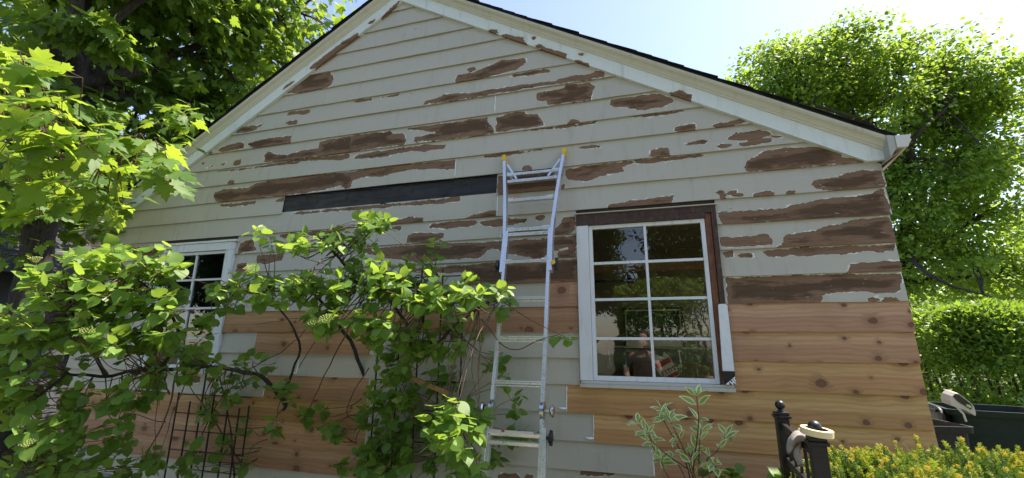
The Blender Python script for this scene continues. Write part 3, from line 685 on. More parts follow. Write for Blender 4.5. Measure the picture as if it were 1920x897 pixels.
# ------------------------------------------------------------------ windows
def flat_peel(o, val=-.2, seed=0, amount=0.0):
    me = o.data; n = len(me.vertices); add_attr(me, 'peel', np.full(n, val)); return o
def part(name, mat, parent, *boxes, bev=.002):
    mb = MB()
    for lo, hi in boxes: mb.box(lo, hi, bev)
    return flat_peel(mb.build(name, mat, parent))
def sash(parent, x0, x1, z0, z1, xs, zs, y=0.0, stile=.030, bot=.036, top=.030, mun=.021):
    """glazed sash: stiles, rails, muntins, one pane per light; xs, zs = muntin centre lines"""
    sh = part('sash', M['white'], parent,
              ((x0, y, z0), (x0 + stile, y + .042, z1)), ((x1 - stile, y, z0), (x1, y + .042, z1)),
              ((x0 + stile, y + .001, z0), (x1 - stile, y + .041, z0 + bot)), ((x0 + stile, y + .001, z1 - top), (x1 - stile, y + .041, z1)))
    gx = [x0 + stile] + xs + [x1 - stile]; gz = [z0 + bot] + zs + [z1 - top]
    for x in xs: part('muntin', M['white'], parent, ((x - mun / 2, y + .006, z0 + bot), (x + mun / 2, y + .036, z1 - top)))
    for z in zs:
        for i in range(len(gx) - 1):
            a = gx[i] + (mun / 2 if i else 0); b = gx[i + 1] - (mun / 2 if i < len(gx) - 2 else 0)
            part('muntin', M['white'], parent, ((a, y + .007, z - mun / 2), (b, y + .035, z + mun / 2)))
    for i in range(len(gx) - 1):
        for k in range(len(gz) - 1):
            a, b, c, d = gx[i] - .002, gx[i + 1] + .002, gz[k] - .002, gz[k + 1] + .002
            tl = float(rng.uniform(-.0016, .0016)); t2 = float(rng.uniform(-.0016, .0016))
            MB().add([(a, y + .021 + tl, c), (b, y + .021 - tl, c), (b, y + .021 - tl + t2, d), (a, y + .021 + tl + t2, d)], [(0, 1, 2, 3)]).build('pane', M['glass'], parent)
    return sh

win = MB().box((WR[0] + .01, .040, 1.30), (WR[0] + .06, .098, 2.60)).box((WR[1] - .06, .040, 1.30), (WR[1] - .01, .098, 2.60)).build('window', M['frame_brown'], house)
win['label'] = 'large eight-pane window with stripped brown head and jamb'
part('casing', M['white'], win, ((-.484, -.020, 1.326), (-.388, .039, 2.560)))
part('sill', M['oldwhite'], win, ((-.486, -.040, 1.277), (.604, .060, 1.303)), ((-.478, -.030, 1.304), (.598, .055, 1.324)))
part('head_board', M['frame_brown'], win, ((-.484, -.022, 2.562), (.520, .036, 2.602)))
part('head_board', M['frame_brown'], win, ((-.484, -.012, 2.604), (.598, .036, 2.660)))
part('drip_cap', M['oldwhite'], win, ((-.50, -.030, 2.662), (.612, .010, 2.669)))
part('jamb', M['frame_red'], win, ((.516, -.004, 1.326), (.560, .036, 2.600)))
part('jamb', M['frame_brown'], win, ((.562, -.020, 1.326), (.598, .036, 2.602)))
sash(win, -.386, .512, 1.326, 2.560, [.063], [1.642, 1.946, 2.241], y=-.002)

win2 = MB().box((WL[0] + .01, .040, 1.30), (WL[0] + .06, .098, 2.60)).box((WL[1] - .06, .040, 1.30), (WL[1] - .01, .098, 2.60)).build('window', M['frame_brown'], house)
win2['label'] = 'white framed window behind the leafy vine'
part('casing', M['white'], win2, ((WL[0], -.020, 1.326), (WL[0] + .095, .039, 2.555)))
part('casing', M['white'], win2, ((WL[1] - .095, -.020, 1.326), (WL[1], .039, 2.555)))
part('head_board', M['white'], win2, ((WL[0], -.021, 2.557), (WL[1], .039, 2.640)))
part('drip_cap', M['white'], win2, ((WL[0] - .03, -.032, 2.642), (WL[1] + .03, .01, 2.664)))
part('sill', M['oldwhite'], win2, ((WL[0], -.040, 1.277), (WL[1], .060, 1.323)))
sash(win2, WL[0] + .097, WL[1] - .097, 1.326, 2.553, [(WL[0] + WL[1]) / 2], [1.63, 1.94, 2.245], y=-.001)

# plastic-wrapped white trim standing on the sill, black printed band at its foot
def text_mesh(body, size, ext=.0006):
    cu = bpy.data.curves.new('t', 'FONT'); cu.body = body; cu.size = size; cu.extrude = ext; cu.resolution_u = 2
    o = bpy.data.objects.new('t', cu); COL.objects.link(o); dg = bpy.context.evaluated_depsgraph_get(); dg.update()
    me = bpy.data.meshes.new_from_object(o.evaluated_get(dg)); bpy.data.objects.remove(o); return me
trim = empty('trim_board', (.565, -.03, 1.326), label='white wrapped trim board with black printed foot standing on the window sill', cat='trim board')
V = [(.528, -.048, 1.326), (.606, -.048, 1.326), (.606, -.040, 1.885), (.590, -.040, 1.893), (.552, -.040, 1.893), (.545, -.040, 1.885)]
Vb = [(a, y + .024, c) for a, y, c in V]; n = len(V)
mb = MB().add(V + Vb, [tuple(range(n)), tuple(reversed(range(n, 2 * n)))] + [(i, i + n, (i + 1) % n + n, (i + 1) % n) for i in range(n)])
flat_peel(mb.build('board', simple('plastic_wrap', (.70, .73, .76), .3, var=.06, bump=.25, bscale=25), trim))
MB().box((.526, -.0515, 1.327), (.6075, -.0485, 1.420)).build('printed_band', simple('band_black', (.008, .008, .009), .4, bump=0), trim)
def logo():
    # white stencil letters running up the band at 45 degrees, cut by its edge
    bm = bmesh.new()
    def quad(pts):
        vs_ = [bm.verts.new(p) for p in pts]; bm.faces.new(vs_)
    ca, sa = math.cos(rad(40)), math.sin(rad(40)); ox, oz = .541, 1.331
    def Pq(a, b): return (ox + ca * a + sa * b, -.0523, oz + sa * a - ca * b)
    def bar(a0, a1, b0, b1): quad([Pq(a0, b0), Pq(a0, b1), Pq(a1, b1), Pq(a1, b0)])
    H0 = .042
    bar(.000, .026, .000, .009); bar(.009, .018, .009, H0)                       # T
    bar(.030, .039, .000, H0); bar(.048, .057, .000, H0); bar(.039, .048, .017, .025)  # H
    bar(.061, .070, .000, H0); bar(.070, .082, .000, .008); bar(.070, .080, .017, .025); bar(.070, .082, .034, H0)  # E
    for co, no in (((.6072, 0, 0), (1, 0, 0)), ((0, 0, 1.329), (0, 0, -1)), ((0, 0, 1.418), (0, 0, 1))):
        bmesh.ops.bisect_plane(bm, geom=bm.verts[:] + bm.edges[:] + bm.faces[:], plane_co=co, plane_no=no, clear_outer=True)
    me = bpy.data.meshes.new('lettering'); bm.to_mesh(me); bm.free(); me.materials.append(M['caulk']); link('lettering', me, trim)
logo()

# ------------------------------------------------------------------ rooms behind the glass
def room(x0, x1, y1):
    z0, z1 = .35, 2.88
    b = MB().add([(x0, .101, z0), (x1, .101, z0), (x1, y1, z0), (x0, y1, z0), (x0, .101, z1), (x1, .101, z1), (x1, y1, z1), (x0, y1, z1)],
                 [(3, 2, 6, 7), (0, 3, 7, 4), (4, 7, 6, 5)] + ([(2, 1, 5, 6)] if x1 < 0 else []))  # right side left out so sun from the added opening gets in
    rm = b.build('room_wall', M['inner'], house)
    MB().box((x0, .11, z0 - .05), (x1, y1, z0 - .002)).build('room_floor', M['floor'], house)
room(-2.2, 1.62, 2.7); room(-6.2, -2.3, 2.7)
# ceiling beam with sloping brace seen through the top panes
MB().box((-1.6, 1.55, 2.42), (1.4, 1.66, 2.53), .006).build('ceiling_beam', M['offcut'], house)
rod = empty('curtain_rod', (-.25, 1.2, 2.26), label='dark curtain rod with round finial inside the large window', cat='curtain rod')
MB().tube([(-.75, 1.2, 2.262), (-.13, 1.2, 2.255)], .014, 10).build('rod', M['black'], rod); MB().lathe((-.13, 1.2, 2.255), (1, 0, 0), [(0, .016), (.01, .03), (.03, .038), (.05, .03), (.06, .01)], 14).build('finial', M['black'], rod, True)

pic = empty('framed_picture', (.13, 2.68, 1.84), label='framed dark picture with cream mat hanging on the inner wall', cat='picture')
fx0, fx1, fz0, fz1 = -.24, .52, 1.55, 2.08; fy = 2.66
for lo, hi in (((fx0, fy, fz0), (fx0 + .022, fy + .03, fz1)), ((fx1 - .022, fy, fz0), (fx1, fy + .03, fz1)), ((fx0 + .022, fy, fz0), (fx1 - .022, fy + .03, fz0 + .022)), ((fx0 + .022, fy, fz1 - .022), (fx1 - .022, fy + .03, fz1))):
    MB().box(lo, hi).build('frame_side', M['blackpl'], pic)
MB().box((fx0 + .022, fy + .012, fz0 + .022), (fx1 - .022, fy + .02, fz1 - .022)).build('mat', simple('mat_cream', (.66, .58, .40), .8), pic)
MB().box((fx0 + .045, fy + .006, fz0 + .10), (fx1 - .045, fy + .011, fz1 - .042)).build('print', simple('dark_print', (.035, .05, .03), .15, var=.7, scale=5, bump=0), pic)

bag = empty('paper_bag', (.16, .10, 1.33), label='white and red paper bag leaning inside the large window', cat='bag')
def make_bag():
    c = Vector((.155, .11, 1.430)); a = rad(28); ux = Vector((math.cos(a), 0, math.sin(a))); uz = Vector((-math.sin(a), .05, math.cos(a)))
    def q(x, z, y): return c + ux * x + uz * z + Vector((0, y, 0))
    out = [(-.068, -.09), (.060, -.09), (.066, .06), (.050, .105), (.020, .075), (-.020, .115), (-.050, .078), (-.068, .055)]
    V = [q(x, z, -.028 + .006 * math.sin(40 * x)) for x, z in out] + [q(x * .95, z, .03) for x, z in out]; n = len(out)
    MB().add(V, [tuple(range(n)), tuple(reversed(range(n, 2 * n)))] + [(i, i + n, (i + 1) % n + n, (i + 1) % n) for i in range(n)]).build('bag_body', M['bagwhite'], bag)
    for z0, z1 in ((.018, .056), (-.084, -.056)):
        MB().add([q(-.062, z0, -.036), q(.058, z0, -.036), q(.058, z1, -.036), q(-.062, z1, -.036)], [(0, 1, 2, 3)]).build('printed_stripe', M['red'], bag)
    me = text_mesh('rms', .075); me.materials.append(M['red'])
    o = link('lettering', me, bag); R_ = Matrix((ux, uz, ux.cross(uz))).transposed().to_4x4()
    o.matrix_basis = Matrix.Translation(q(-.055, -.045, -.038) - bag.location) @ R_
make_bag()
card = MB().box((.430, .045, 1.652), (.476, .048, 1.735)).build('paper_card', simple('card', (.75, .74, .60), .7), None, label='small cream card propped on the muntin inside the large window', cat='card')
# tools hanging on a rail low in the room
rail = MB().tube([(-.42, 1.25, 1.575), (.55, 1.25, 1.562)], .008, 8).build('tool_rail', M['gutter'], None, label='pale rail across the room behind the lower panes', cat='rail')
def hang(x, L, r, mat, name, label, head):
    h = empty(name, (x, 1.235, 1.55), label=label, cat='tool', group='tools hanging inside the large window')
    MB().tube([(x, 1.235, 1.555), (x + .01, 1.235, 1.555 - L * .6)], [r, r * 1.3], 8).build('handle', mat, h); MB().box((x - head, 1.225, 1.555 - L), (x + head + .01, 1.245, 1.555 - L * .6), .003).build('head', M['chrome'], h)
hang(.09, .20, .010, M['offcut'], 'hand_tool', 'wooden handled tool hanging right of the bag', .02)
hang(.33, .24, .008, M['gutter'], 'hand_tool', 'pale handled tool hanging under the cream card', .015)
hang(-.20, .26, .012, M['chrome'], 'hand_tool', 'metal handled tool hanging in the middle of the lower left pane', .012)
hang(-.36, .20, .010, M['chrome'], 'hand_tool', 'metal tool hanging at the left edge of the lower left pane', .02)
MB().box((-.15, 2.45, .4), (.9, 2.6, 1.38), .004).build('cabinet', wood_dark('cabinet_wood', (.10, .06, .022), (.20, .13, .05), .6), None, label='brown wooden cabinet against the far wall inside the large window', cat='cabinet')

# ------------------------------------------------------------------ ladder
def ladder():
    ld = empty('ladder', (-.85, -.81, 0), label='silver aluminium multi-position ladder leaning against the siding', cat='ladder')
    K = .25; nrm = Vector((0, -1, K)).normalized()                       # out of the ladder plane
    def p(x, z, o=0.0): return Vector((x, -(3.25 - z) * K - .012, z)) + nrm * o
    side = (1, 0, 0)
    xl, xr = -1.030, -.672
    # upper flared section (outside), with straight foot
    for s, x, xt in ((-1, xl - .018, -1.116), (1, xr + .018, -.574)):
        mb = MB(); pts = [(x, 2.14), (x + s * -.002, 2.44), (x + s * .006, 2.56), (x + s * (abs(xt - x) * .42), 2.84), (xt, 3.215)]
        xs = [q[0] for q in pts]
        V = []; w_, d_ = .026, .062
        for (a, z) in pts:
            c = p(a, z)
            for dx, dn in ((-w_/2, -d_/2), (w_/2, -d_/2), (w_/2, d_/2), (-w_/2, d_/2)): V.append(c + Vector((dx, 0, 0)) + nrm * dn)
        F = [(0, 1, 2, 3), tuple(len(V) - 1 - i for i in range(4))]
        for i in range(len(pts) - 1):
            for k in range(4): a, b = i*4 + k, i*4 + (k+1) % 4; F.append((a, a + 4, b + 4, b))
        r_ = MB().add(V, F).build('outer_rail', M['alu'], ld)
        mb = MB().obox(p(xt, 3.20), p(xt + s * .006, 3.262), .034, .072, side, .005); mb.build('end_cap', M['yellow'], ld)
    # inner sections
    for x in (xl, xr):
        MB().obox(p(x, 1.215), p(x, 2.50), .024, .050, side, .003).build('inner_rail', M['alu'], ld)
        MB().obox(p(x, .30), p(x, 1.11), .024, .050, side, .003).build('inner_rail', M['alu'], ld)
    for s, x in ((-1, xl - .018), (1, xr + .018)):
        MB().obox(p(x + s * .03, .01), p(x, 1.06), .028, .064, side, .003).build('outer_rail', M['alu'], ld)
        MB().obox(p(x + s * .031, -.03), p(x + s * .03, .03), .05, .09, side, .006).build('foot', M['blackpl'], ld)
    # rungs: deep fluted treads below, braced tread on top
    def rung(z, x0, x1, name='rung', big=True):
        mb = MB()
        if big:
            for k, (o, zz, h) in enumerate(((.012, .016, .010), (.016, .002, .013), (.012, -.014, .010))):
                mb.obox(p(x0, z + zz, o), p(x1, z + zz, o), h, .030, (0, 0, 1), .002)
            mb.obox(p(x0, z, -.004), p(x1, z, -.004), .036, .012, (0, 0, 1), .002)
        else:
            mb.obox(p(x0, z, .0), p(x1, z, .0), .026, .050, (0, 0, 1), .004)
        return mb.build(name, M['alu'], ld)
    for z in (1.922, 1.628, 1.326): rung(z, xl + .012, xr - .012)
    for z in (.68, .37): rung(z, xl + .012, xr - .012)
    fl = lambda z: (np.interp(z, [2.14, 2.56, 2.84, 3.215], [xl - .018, xl - .012, -1.056, -1.116]), np.interp(z, [2.14, 2.56, 2.84, 3.215], [xr + .018, xr + .012, -.632, -.574]))
    for z in (3.055, 2.793, 2.512, 2.232):
        a, b = fl(z); r_ = rung(z, a + .012, b - .012, 'rung', False)
        for s, x in ((1, a + .03), (-1, b - .03)):
            MB().obox(p(x - s * .02, z, .018), p(x + s * .045, z, .012), .038, .006, (0, 0, 1), .002).build('gusset', M['alu'], r_)
            for dz in (-.010, .010): MB().lathe(p(x - s * .012, z + dz, .022), nrm, [(0, .0045), (.003, .0045), (.0045, .002)], 8).build('rivet', M['chrome'], r_)
    for z in (2.985, 2.468): a, b = fl(z); rung(z, a + .012, b - .012, 'rung', False)
    a, b = fl(1.012)[0], fl(1.012)[1]
    r_ = rung(1.014, xl - .006, xr + .006, 'rung', False); MB().obox(p(xl, 1.024, .0275), p(xr - .05, 1.024, .0275), .018, .002, (0, 0, 1)).build('label_strip', M['gutter'], r_)
    MB().obox(p(xl + .09, 1.026, .0295), p(xl + .112, 1.026, .0295), .011, .001, (0, 0, 1)).build('printed_mark', M['red'], r_)
    rung(.962, xl + .012, xr - .012, 'rung', False)
    # braces under the top tread
    for s, x0, x1 in ((1, -1.085, -.985), (-1, -.605, -.705)):
        MB().obox(p(x0, 3.165, .012), p(x1, 3.00, .016), .017, .010, (1, 0, 0), .002).build('brace', M['alu'], ld)
        MB().obox(p(x0 + s * .012, 3.06, -.02), p(x1 + s * .01, 2.985, -.014), .015, .008, (1, 0, 0), .002).build('brace', M['alu'], ld)
    MB().obox(p(-1.0, 2.800, .0265), p(-.93, 2.800, .0265), .012, .001, (0, 0, 1)).build('printed_mark', M['orange'], ld)
    MB().obox(p(-.80, 2.240, .0265), p(-.77, 2.240, .0265), .011, .001, (0, 0, 1)).build('printed_mark', M['red'], ld)
    # black locking knobs
    def knob(x, z, s, col):
        k = MB().lathe(p(x, z, .0), (s, 0, 0), [(0, .012), (.012, .012), (.013, .030), (.020, .036), (.034, .034), (.042, .020)], 16).build('locking_knob', M['blackpl'], ld, False)
        MB().obox(p(x + s * .028, z - .046, 0), p(x + s * .028, z + .046, 0), .022, .026, (1, 0, 0), .006).build('knob_grip', M['blackpl'], k)
        if col: MB().lathe(p(x + s * .006, z, .036), nrm, [(0, .020), (.004, .018), (.005, .008)], 14).build('knob_cap', M['yellow'], k)
    knob(xl - .034, 2.205, -1, False); knob(xr + .034, 2.20, 1, True); knob(xl - .034, 1.00, -1, False); knob(xr + .034, 1.005, 1, False)
    # hinges: round chrome plates with a spring knob
    for s, x in ((-1, xl), (1, xr)):
        z = 1.163
        h = MB().lathe(p(x - .016, z), (1, 0, 0), [(0, .044), (.003, .052), (.007, .052), (.008, .046), (.024, .046), (.025, .052), (.029, .052), (.032, .044)], 26).build('hinge', M['chrome'], ld)
        MB().obox(p(x, 1.10), p(x, 1.23), .012, .026, side, .002).build('hinge_strap', M['chrome'], h)
        MB().lathe(p(x + s * .016, z), (s, 0, 0), [(0, .010), (.030, .010), (.031, .016), (.036, .020), (.042, .034), (.050, .040), (.058, .040), (.061, .034)], 20).build('hinge_knob', M['chrome'], h)
        MB().lathe(p(x + s * .050, z), (s, 0, 0), [(0, .026), (.006, .026), (.009, .010)], 16).build('knob_ring', M['blackpl'], h)
    for z in (1.55, 1.63): MB().obox(p(xl + .0125, z, -.006), p(xl + .0125, z + .03, -.006), .001, .012, (1, 0, 0)).build('printed_mark', M['orange'], ld)
ladder()

# ------------------------------------------------------------------ iron gate, tape, gloves
def gate():
    A = atD(1464, 772, 2.32); B = atD(1529, 812, 1.70)
    zt = (A.z + B.z) / 2
    A = Vector((A.x, A.y, zt)); B = Vector((B.x, B.y, zt))
    g = empty('garden_gate', (A.x, A.y, 0), label='black metal picket gate with ball finials in front of the cedar boards', cat='gate')
    d = (B - A).normalized(); d.z = 0; d.normalize(); sd = Vector((0, 0, 1)).cross(d)
    def post(P, w_):
        ps = MB().obox((P.x, P.y, -.05), (P.x, P.y, zt - .035), w_, w_, d, .004).build('post', M['black'], g)
        mb = MB().obox((P.x, P.y, zt - .036), (P.x, P.y, zt - .022), w_ * 1.32, w_ * 1.32, d, .004).obox((P.x, P.y, zt - .022), (P.x, P.y, zt - .006), w_ * 1.12, w_ * 1.12, d, .005)
        mb.build('cap', M['black'], ps)
        MB().lathe((P.x, P.y, zt - .007), (0, 0, 1), [(0, .018), (.004, .016), (.010, .011), (.014, .013)] + [(.034 - .024 * math.cos(a), .024 * math.sin(a)) for a in np.linspace(.55, 3.05, 12)], 20).build('finial', M['black'], ps, True)
    post(A, .060); post(B, .054)
    for z in (zt - .075, zt - .235, .12): MB().obox((A.x, A.y, z), (B.x, B.y, z), .022, .034, sd, .003).build('rail', M['black'], g)
    n = 5; Lg = (B - A).length
    for i in range(n):
        P = A + (B - A) * ((i + 1) / (n + 1)); MB().obox((P.x, P.y, .05), (P.x, P.y, zt - .062), .012, .012, d, .002).build('picket', M['black'], g)
    # masking tape dropped over the near finial
    tp = empty('tape_roll', (B.x, B.y, zt), label='roll of cream masking tape hung over the finial of the near gate post', cat='tape')
    ax = Vector((.10, -.06, .99)).normalized(); c = Vector((B.x, B.y, zt - .002)) + RIGHT * .004; ro, ri, h = .0545, .040, .024
    mb = MB(); n = 40; u = ax.orthogonal().normalized(); b = ax.cross(u)
    prof = [(0, ri), (0, ro - .001), (.001, ro), (h - .001, ro), (h, ro - .001), (h, ri)]
    V = []; F = []
    for hh, r_ in prof:
        for k in range(n): a = 2 * math.pi * k / n; V.append(c + ax * hh + (u * math.cos(a) + b * math.sin(a)) * r_)
    for i in range(5):
        for k in range(n): F.append((i*n + k, i*n + (k+1) % n, (i+1)*n + (k+1) % n, (i+1)*n + k))
    MB().add(V, F).build('tape', M['tape'], tp, False)
    V = []; F = []
    for hh in (0, h):
        for r_ in (ri, ri - .0025):
            for k in range(n): a = 2 * math.pi * k / n; V.append(c + ax * hh + (u * math.cos(a) + b * math.sin(a)) * r_)
    for k in range(n):
        k2 = (k + 1) % n; F += [(n + k, n + k2, 3*n + k2, 3*n + k), (k, k2, n + k2, n + k), (2*n + k, 3*n + k, 3*n + k2, 2*n + k2)]
    MB().add(V, F).build('core', simple('core_grey', (.20, .19, .22), .8), tp)
    # pair of work gloves hung over the top rail
    def glove(path, seed, label):
        """limp knitted glove: fingers bunched at the start of the path, palm over the rail, open flared cuff at the end"""
        P = curve_pts(path, 5, .004, seed); n = 18; V = []; F = []; m = len(P)
        for i, p in enumerate(P):
            t_ = i / (m - 1); dr = (P[min(i + 1, m - 1)] - P[max(i - 1, 0)]).normalized(); ac = (d - dr * d.dot(dr)).normalized(); th = dr.cross(ac)
            wa = .030 + .012 * math.sin(t_ * 3.0) + .008 * t_; wb = .012 + .004 * math.sin(t_ * 5) + .010 * max(0, t_ - .6)
            for k in range(n):
                a = 2 * math.pi * k / n; wr_ = 1 + .16 * mnoise.noise(Vector((t_ * 7, math.cos(a) * 1.6, math.sin(a) * 1.6 + seed)))
                V.append(p + (ac * math.cos(a) * wa + th * math.sin(a) * wb) * wr_)
        for i in range(m - 1):
            for k in range(n): F.append((i*n + k, i*n + (k+1) % n, (i+1)*n + (k+1) % n, (i+1)*n + k))
        F.append(tuple(reversed(range(n))))
        for k in range(n): V.append(V[(m-1)*n + k] * .86 + P[-1] * .14 - (P[-1] - P[-2]) * .0)      # hem folded inwards
        for k in range(n): V.append(V[m*n + k] * .9 + P[-3] * .1 - (P[-1] - P[-3]) * .8)
        for i in (m - 1, m):
            for k in range(n): F.append((i*n + k, i*n + (k+1) % n, (i+1)*n + (k+1) % n, (i+1)*n + k))
        mb = MB().add(V, F); dr = (P[0] - P[2]).normalized(); ac = (d - dr * d.dot(dr)).normalized(); th = dr.cross(ac)
        for f, (o, L_) in enumerate(((-.022, .040), (-.008, .050), (.007, .047), (.021, .036))):
            q = P[0] + ac * o; cv = th * (.008 * (1 if f % 2 else -1)) - Vector((0, 0, .012)); mb.tube([q - dr * .012, q + dr * L_ * .5 + cv * .4, q + dr * L_ + cv], [.0085, .0085, .004], 8)
        q = P[1] + ac * .026; mb.tube([q, q + ac * .014 + dr * .012, q + ac * .018 + dr * .034 - Vector((0, 0, .006))], [.009, .0085, .004], 8)
        return mb.build('work_glove', M['glove'], None, True, label=label, cat='glove', group='work gloves on the gate')
    zr = zt - .056; out_ = -sd if (-sd).dot(CAM - A) > 0 else sd
    q = A + (B - A) * .74; q.z = zr
    glove([q - out_ * .03 + Vector((0, 0, -.035)) + d * .04, q + Vector((0, 0, .012)) + d * .02, q + out_ * .03 + Vector((0, 0, .004)) - d * .03, q + out_ * .05 - d * .085 + Vector((0, 0, -.040))], 1.3, 'grey work glove folded over the gate rail with its open cuff facing left')
    q = A + (B - A) * .66; q.z = zr
    glove([q + out_ * .012 + Vector((0, 0, .010)), q + out_ * .026 + Vector((0, 0, -.03)), q + out_ * .028 + Vector((0, 0, -.075)) + d * .006, q + out_ * .022 + Vector((0, 0, -.105)) + d * .016], 4.2, 'grey work glove hanging straight down from the gate rail')
gate()

# ------------------------------------------------------------------ wheeled bins and what lies on them
def rrect(w_, d_, r, n=5):
    P = []
    for cx, cy, a0 in ((w_/2 - r, d_/2 - r, 0), (-w_/2 + r, d_/2 - r, 90), (-w_/2 + r, -d_/2 + r, 180), (w_/2 - r, -d_/2 + r, 270)):
        for i in range(n + 1): a = rad(a0 + 90 * i / n); P.append((cx + r * math.cos(a), cy + r * math.sin(a)))
    return P
def wheelie(loc, rz, w_, d_, h_, mat, label, lid_angle):
    e = empty('wheeled_bin', loc, label=label, cat='bin', group='bins beside the house'); c, s = math.cos(rz), math.sin(rz)
    def L(x, y, z): return Vector((loc[0] + c * x - s * y, loc[1] + s * x + c * y, loc[2] + z))
    V = []; F = []
    levels = [(.06, .78, .03), (.5, .88, .05), (h_ - .05, .97, .06), (h_ - .05, 1.06, .06), (h_, 1.08, .06), (h_, 1.0, .05), (h_ - .06, .94, .05), (.10, .74, .03)]
    for z, k, r in levels:
        for x, y in rrect(w_ * k, d_ * k, r): V.append(L(x, y, z))
    n = len(rrect(1, 1, .1))
    for i in range(len(levels) - 1):
        for k in range(n): F.append((i*n + k, i*n + (k+1) % n, (i+1)*n + (k+1) % n, (i+1)*n + k))
    F.append(tuple(reversed(range(n)))); F.append(tuple((len(levels)-1)*n + k for k in range(n)))
    MB().add(V, F).build('body', mat, e, False)
    for sx in (-1, 1): MB().lathe(L(sx * w_ * .42, d_ * .42, .10), (c, s, 0), [(-.03, .08), (-.025, .10), (.025, .10), (.03, .08)], 18).build('wheel', M['blackpl'], e)
    MB().tube([L(-w_ * .38, d_ * .60, h_ - .03), L(w_ * .38, d_ * .60, h_ - .03)], .014, 8).build('handle_bar', mat, e)
    if lid_angle is None: return L
    # lid swung back on its hinge
    ca, sa = math.cos(lid_angle), math.sin(lid_angle); V = []; F = []
    P = rrect(w_ * 1.04, d_ * 1.04, .12)
    for t_ in (0, .018):
        for x, y in P:
            yy = -(y - d_ * .52); dome = .03 * (1 - (2 * x / w_) ** 2)
            V.append(L(x, d_ * .54 + yy * ca - (t_ + dome) * sa, h_ + .005 + yy * sa + (t_ + dome) * ca))
    F = [tuple(reversed(range(n))), tuple(range(n, 2 * n))] + [(k, (k+1) % n, (k+1) % n + n, k + n) for k in range(n)]
    MB().add(V, F).build('lid', mat, e)
    return L
def solve_depth(u, v, z):
    a = atD(u, v, 1).z - CAM.z; return (z - CAM.z) / a
D1 = solve_depth(1880, 770, 1.05); p1_ = atD(1885, 770, D1)
LB = wheelie((p1_.x + .02, p1_.y + .27, -.03), rad(78), .60, .70, 1.07, M['bin'], 'dark green wheeled bin with its lid hanging open', rad(-82))
D2 = solve_depth(1775, 792, .98); p2_ = atD(1772, 793, D2)
wheelie((p2_.x - .10, p2_.y + .25, -.03), rad(10), .50, .55, .98, M['bindark'], 'black open bin next to the house corner', None)
def scoop():
    D = solve_depth(1800, 765, 1.07); c = atD(1798, 752, D); ux = (RIGHT * .80 - UP * .52).normalized(); uz = (UP * .80 + RIGHT * .52).normalized(); uy = ux.cross(uz)
    e = empty('garden_tool', c, label='white and black plastic garden tool lying on the green bin', cat='tool')
    def q(x, z, y): return c + ux * x * D / 4.0 + uz * z * D / 4.0 + uy * y * .7
    def slab(name, out, y0, y1, mat):
        V = [q(x, z, y0) for x, z in out] + [q(x * .96, z * .96, y1) for x, z in out]; n = len(out)
        return MB().add(V, [tuple(reversed(range(n))), tuple(range(n, 2 * n))] + [(i, (i + 1) % n, (i + 1) % n + n, i + n) for i in range(n)]).build(name, mat, e)
    slab('shell', [(-.115, -.055), (-.125, -.01), (-.115, .030), (-.085, .045), (-.03, .042), (.04, .036), (.10, .022), (.15, -.02), (.16, -.045), (.05, -.050), (-.03, -.075), (-.08, -.085)], -.06, .06, simple('tool_plastic', (.48, .46, .42), .45, var=.12, bump=.1))
    slab('black_panel', [(-.112, -.008), (-.105, .026), (-.078, .036), (.05, .026), (.080, .012), (.088, -.018), (.03, -.020), (-.05, -.022)], .061, .068, M['blackpl'])
    slab('grey_cover', [(.015, -.005), (.05, .012), (.075, .002), (.070, -.012), (.03, -.016)], .069, .074, M['chrome'])
    MB().tube([q(-.02, -.06, .03), q(.06, -.085, .05), q(.11, -.13, .06)], .008, 8).build('handle', M['gutter'], e)
scoop()
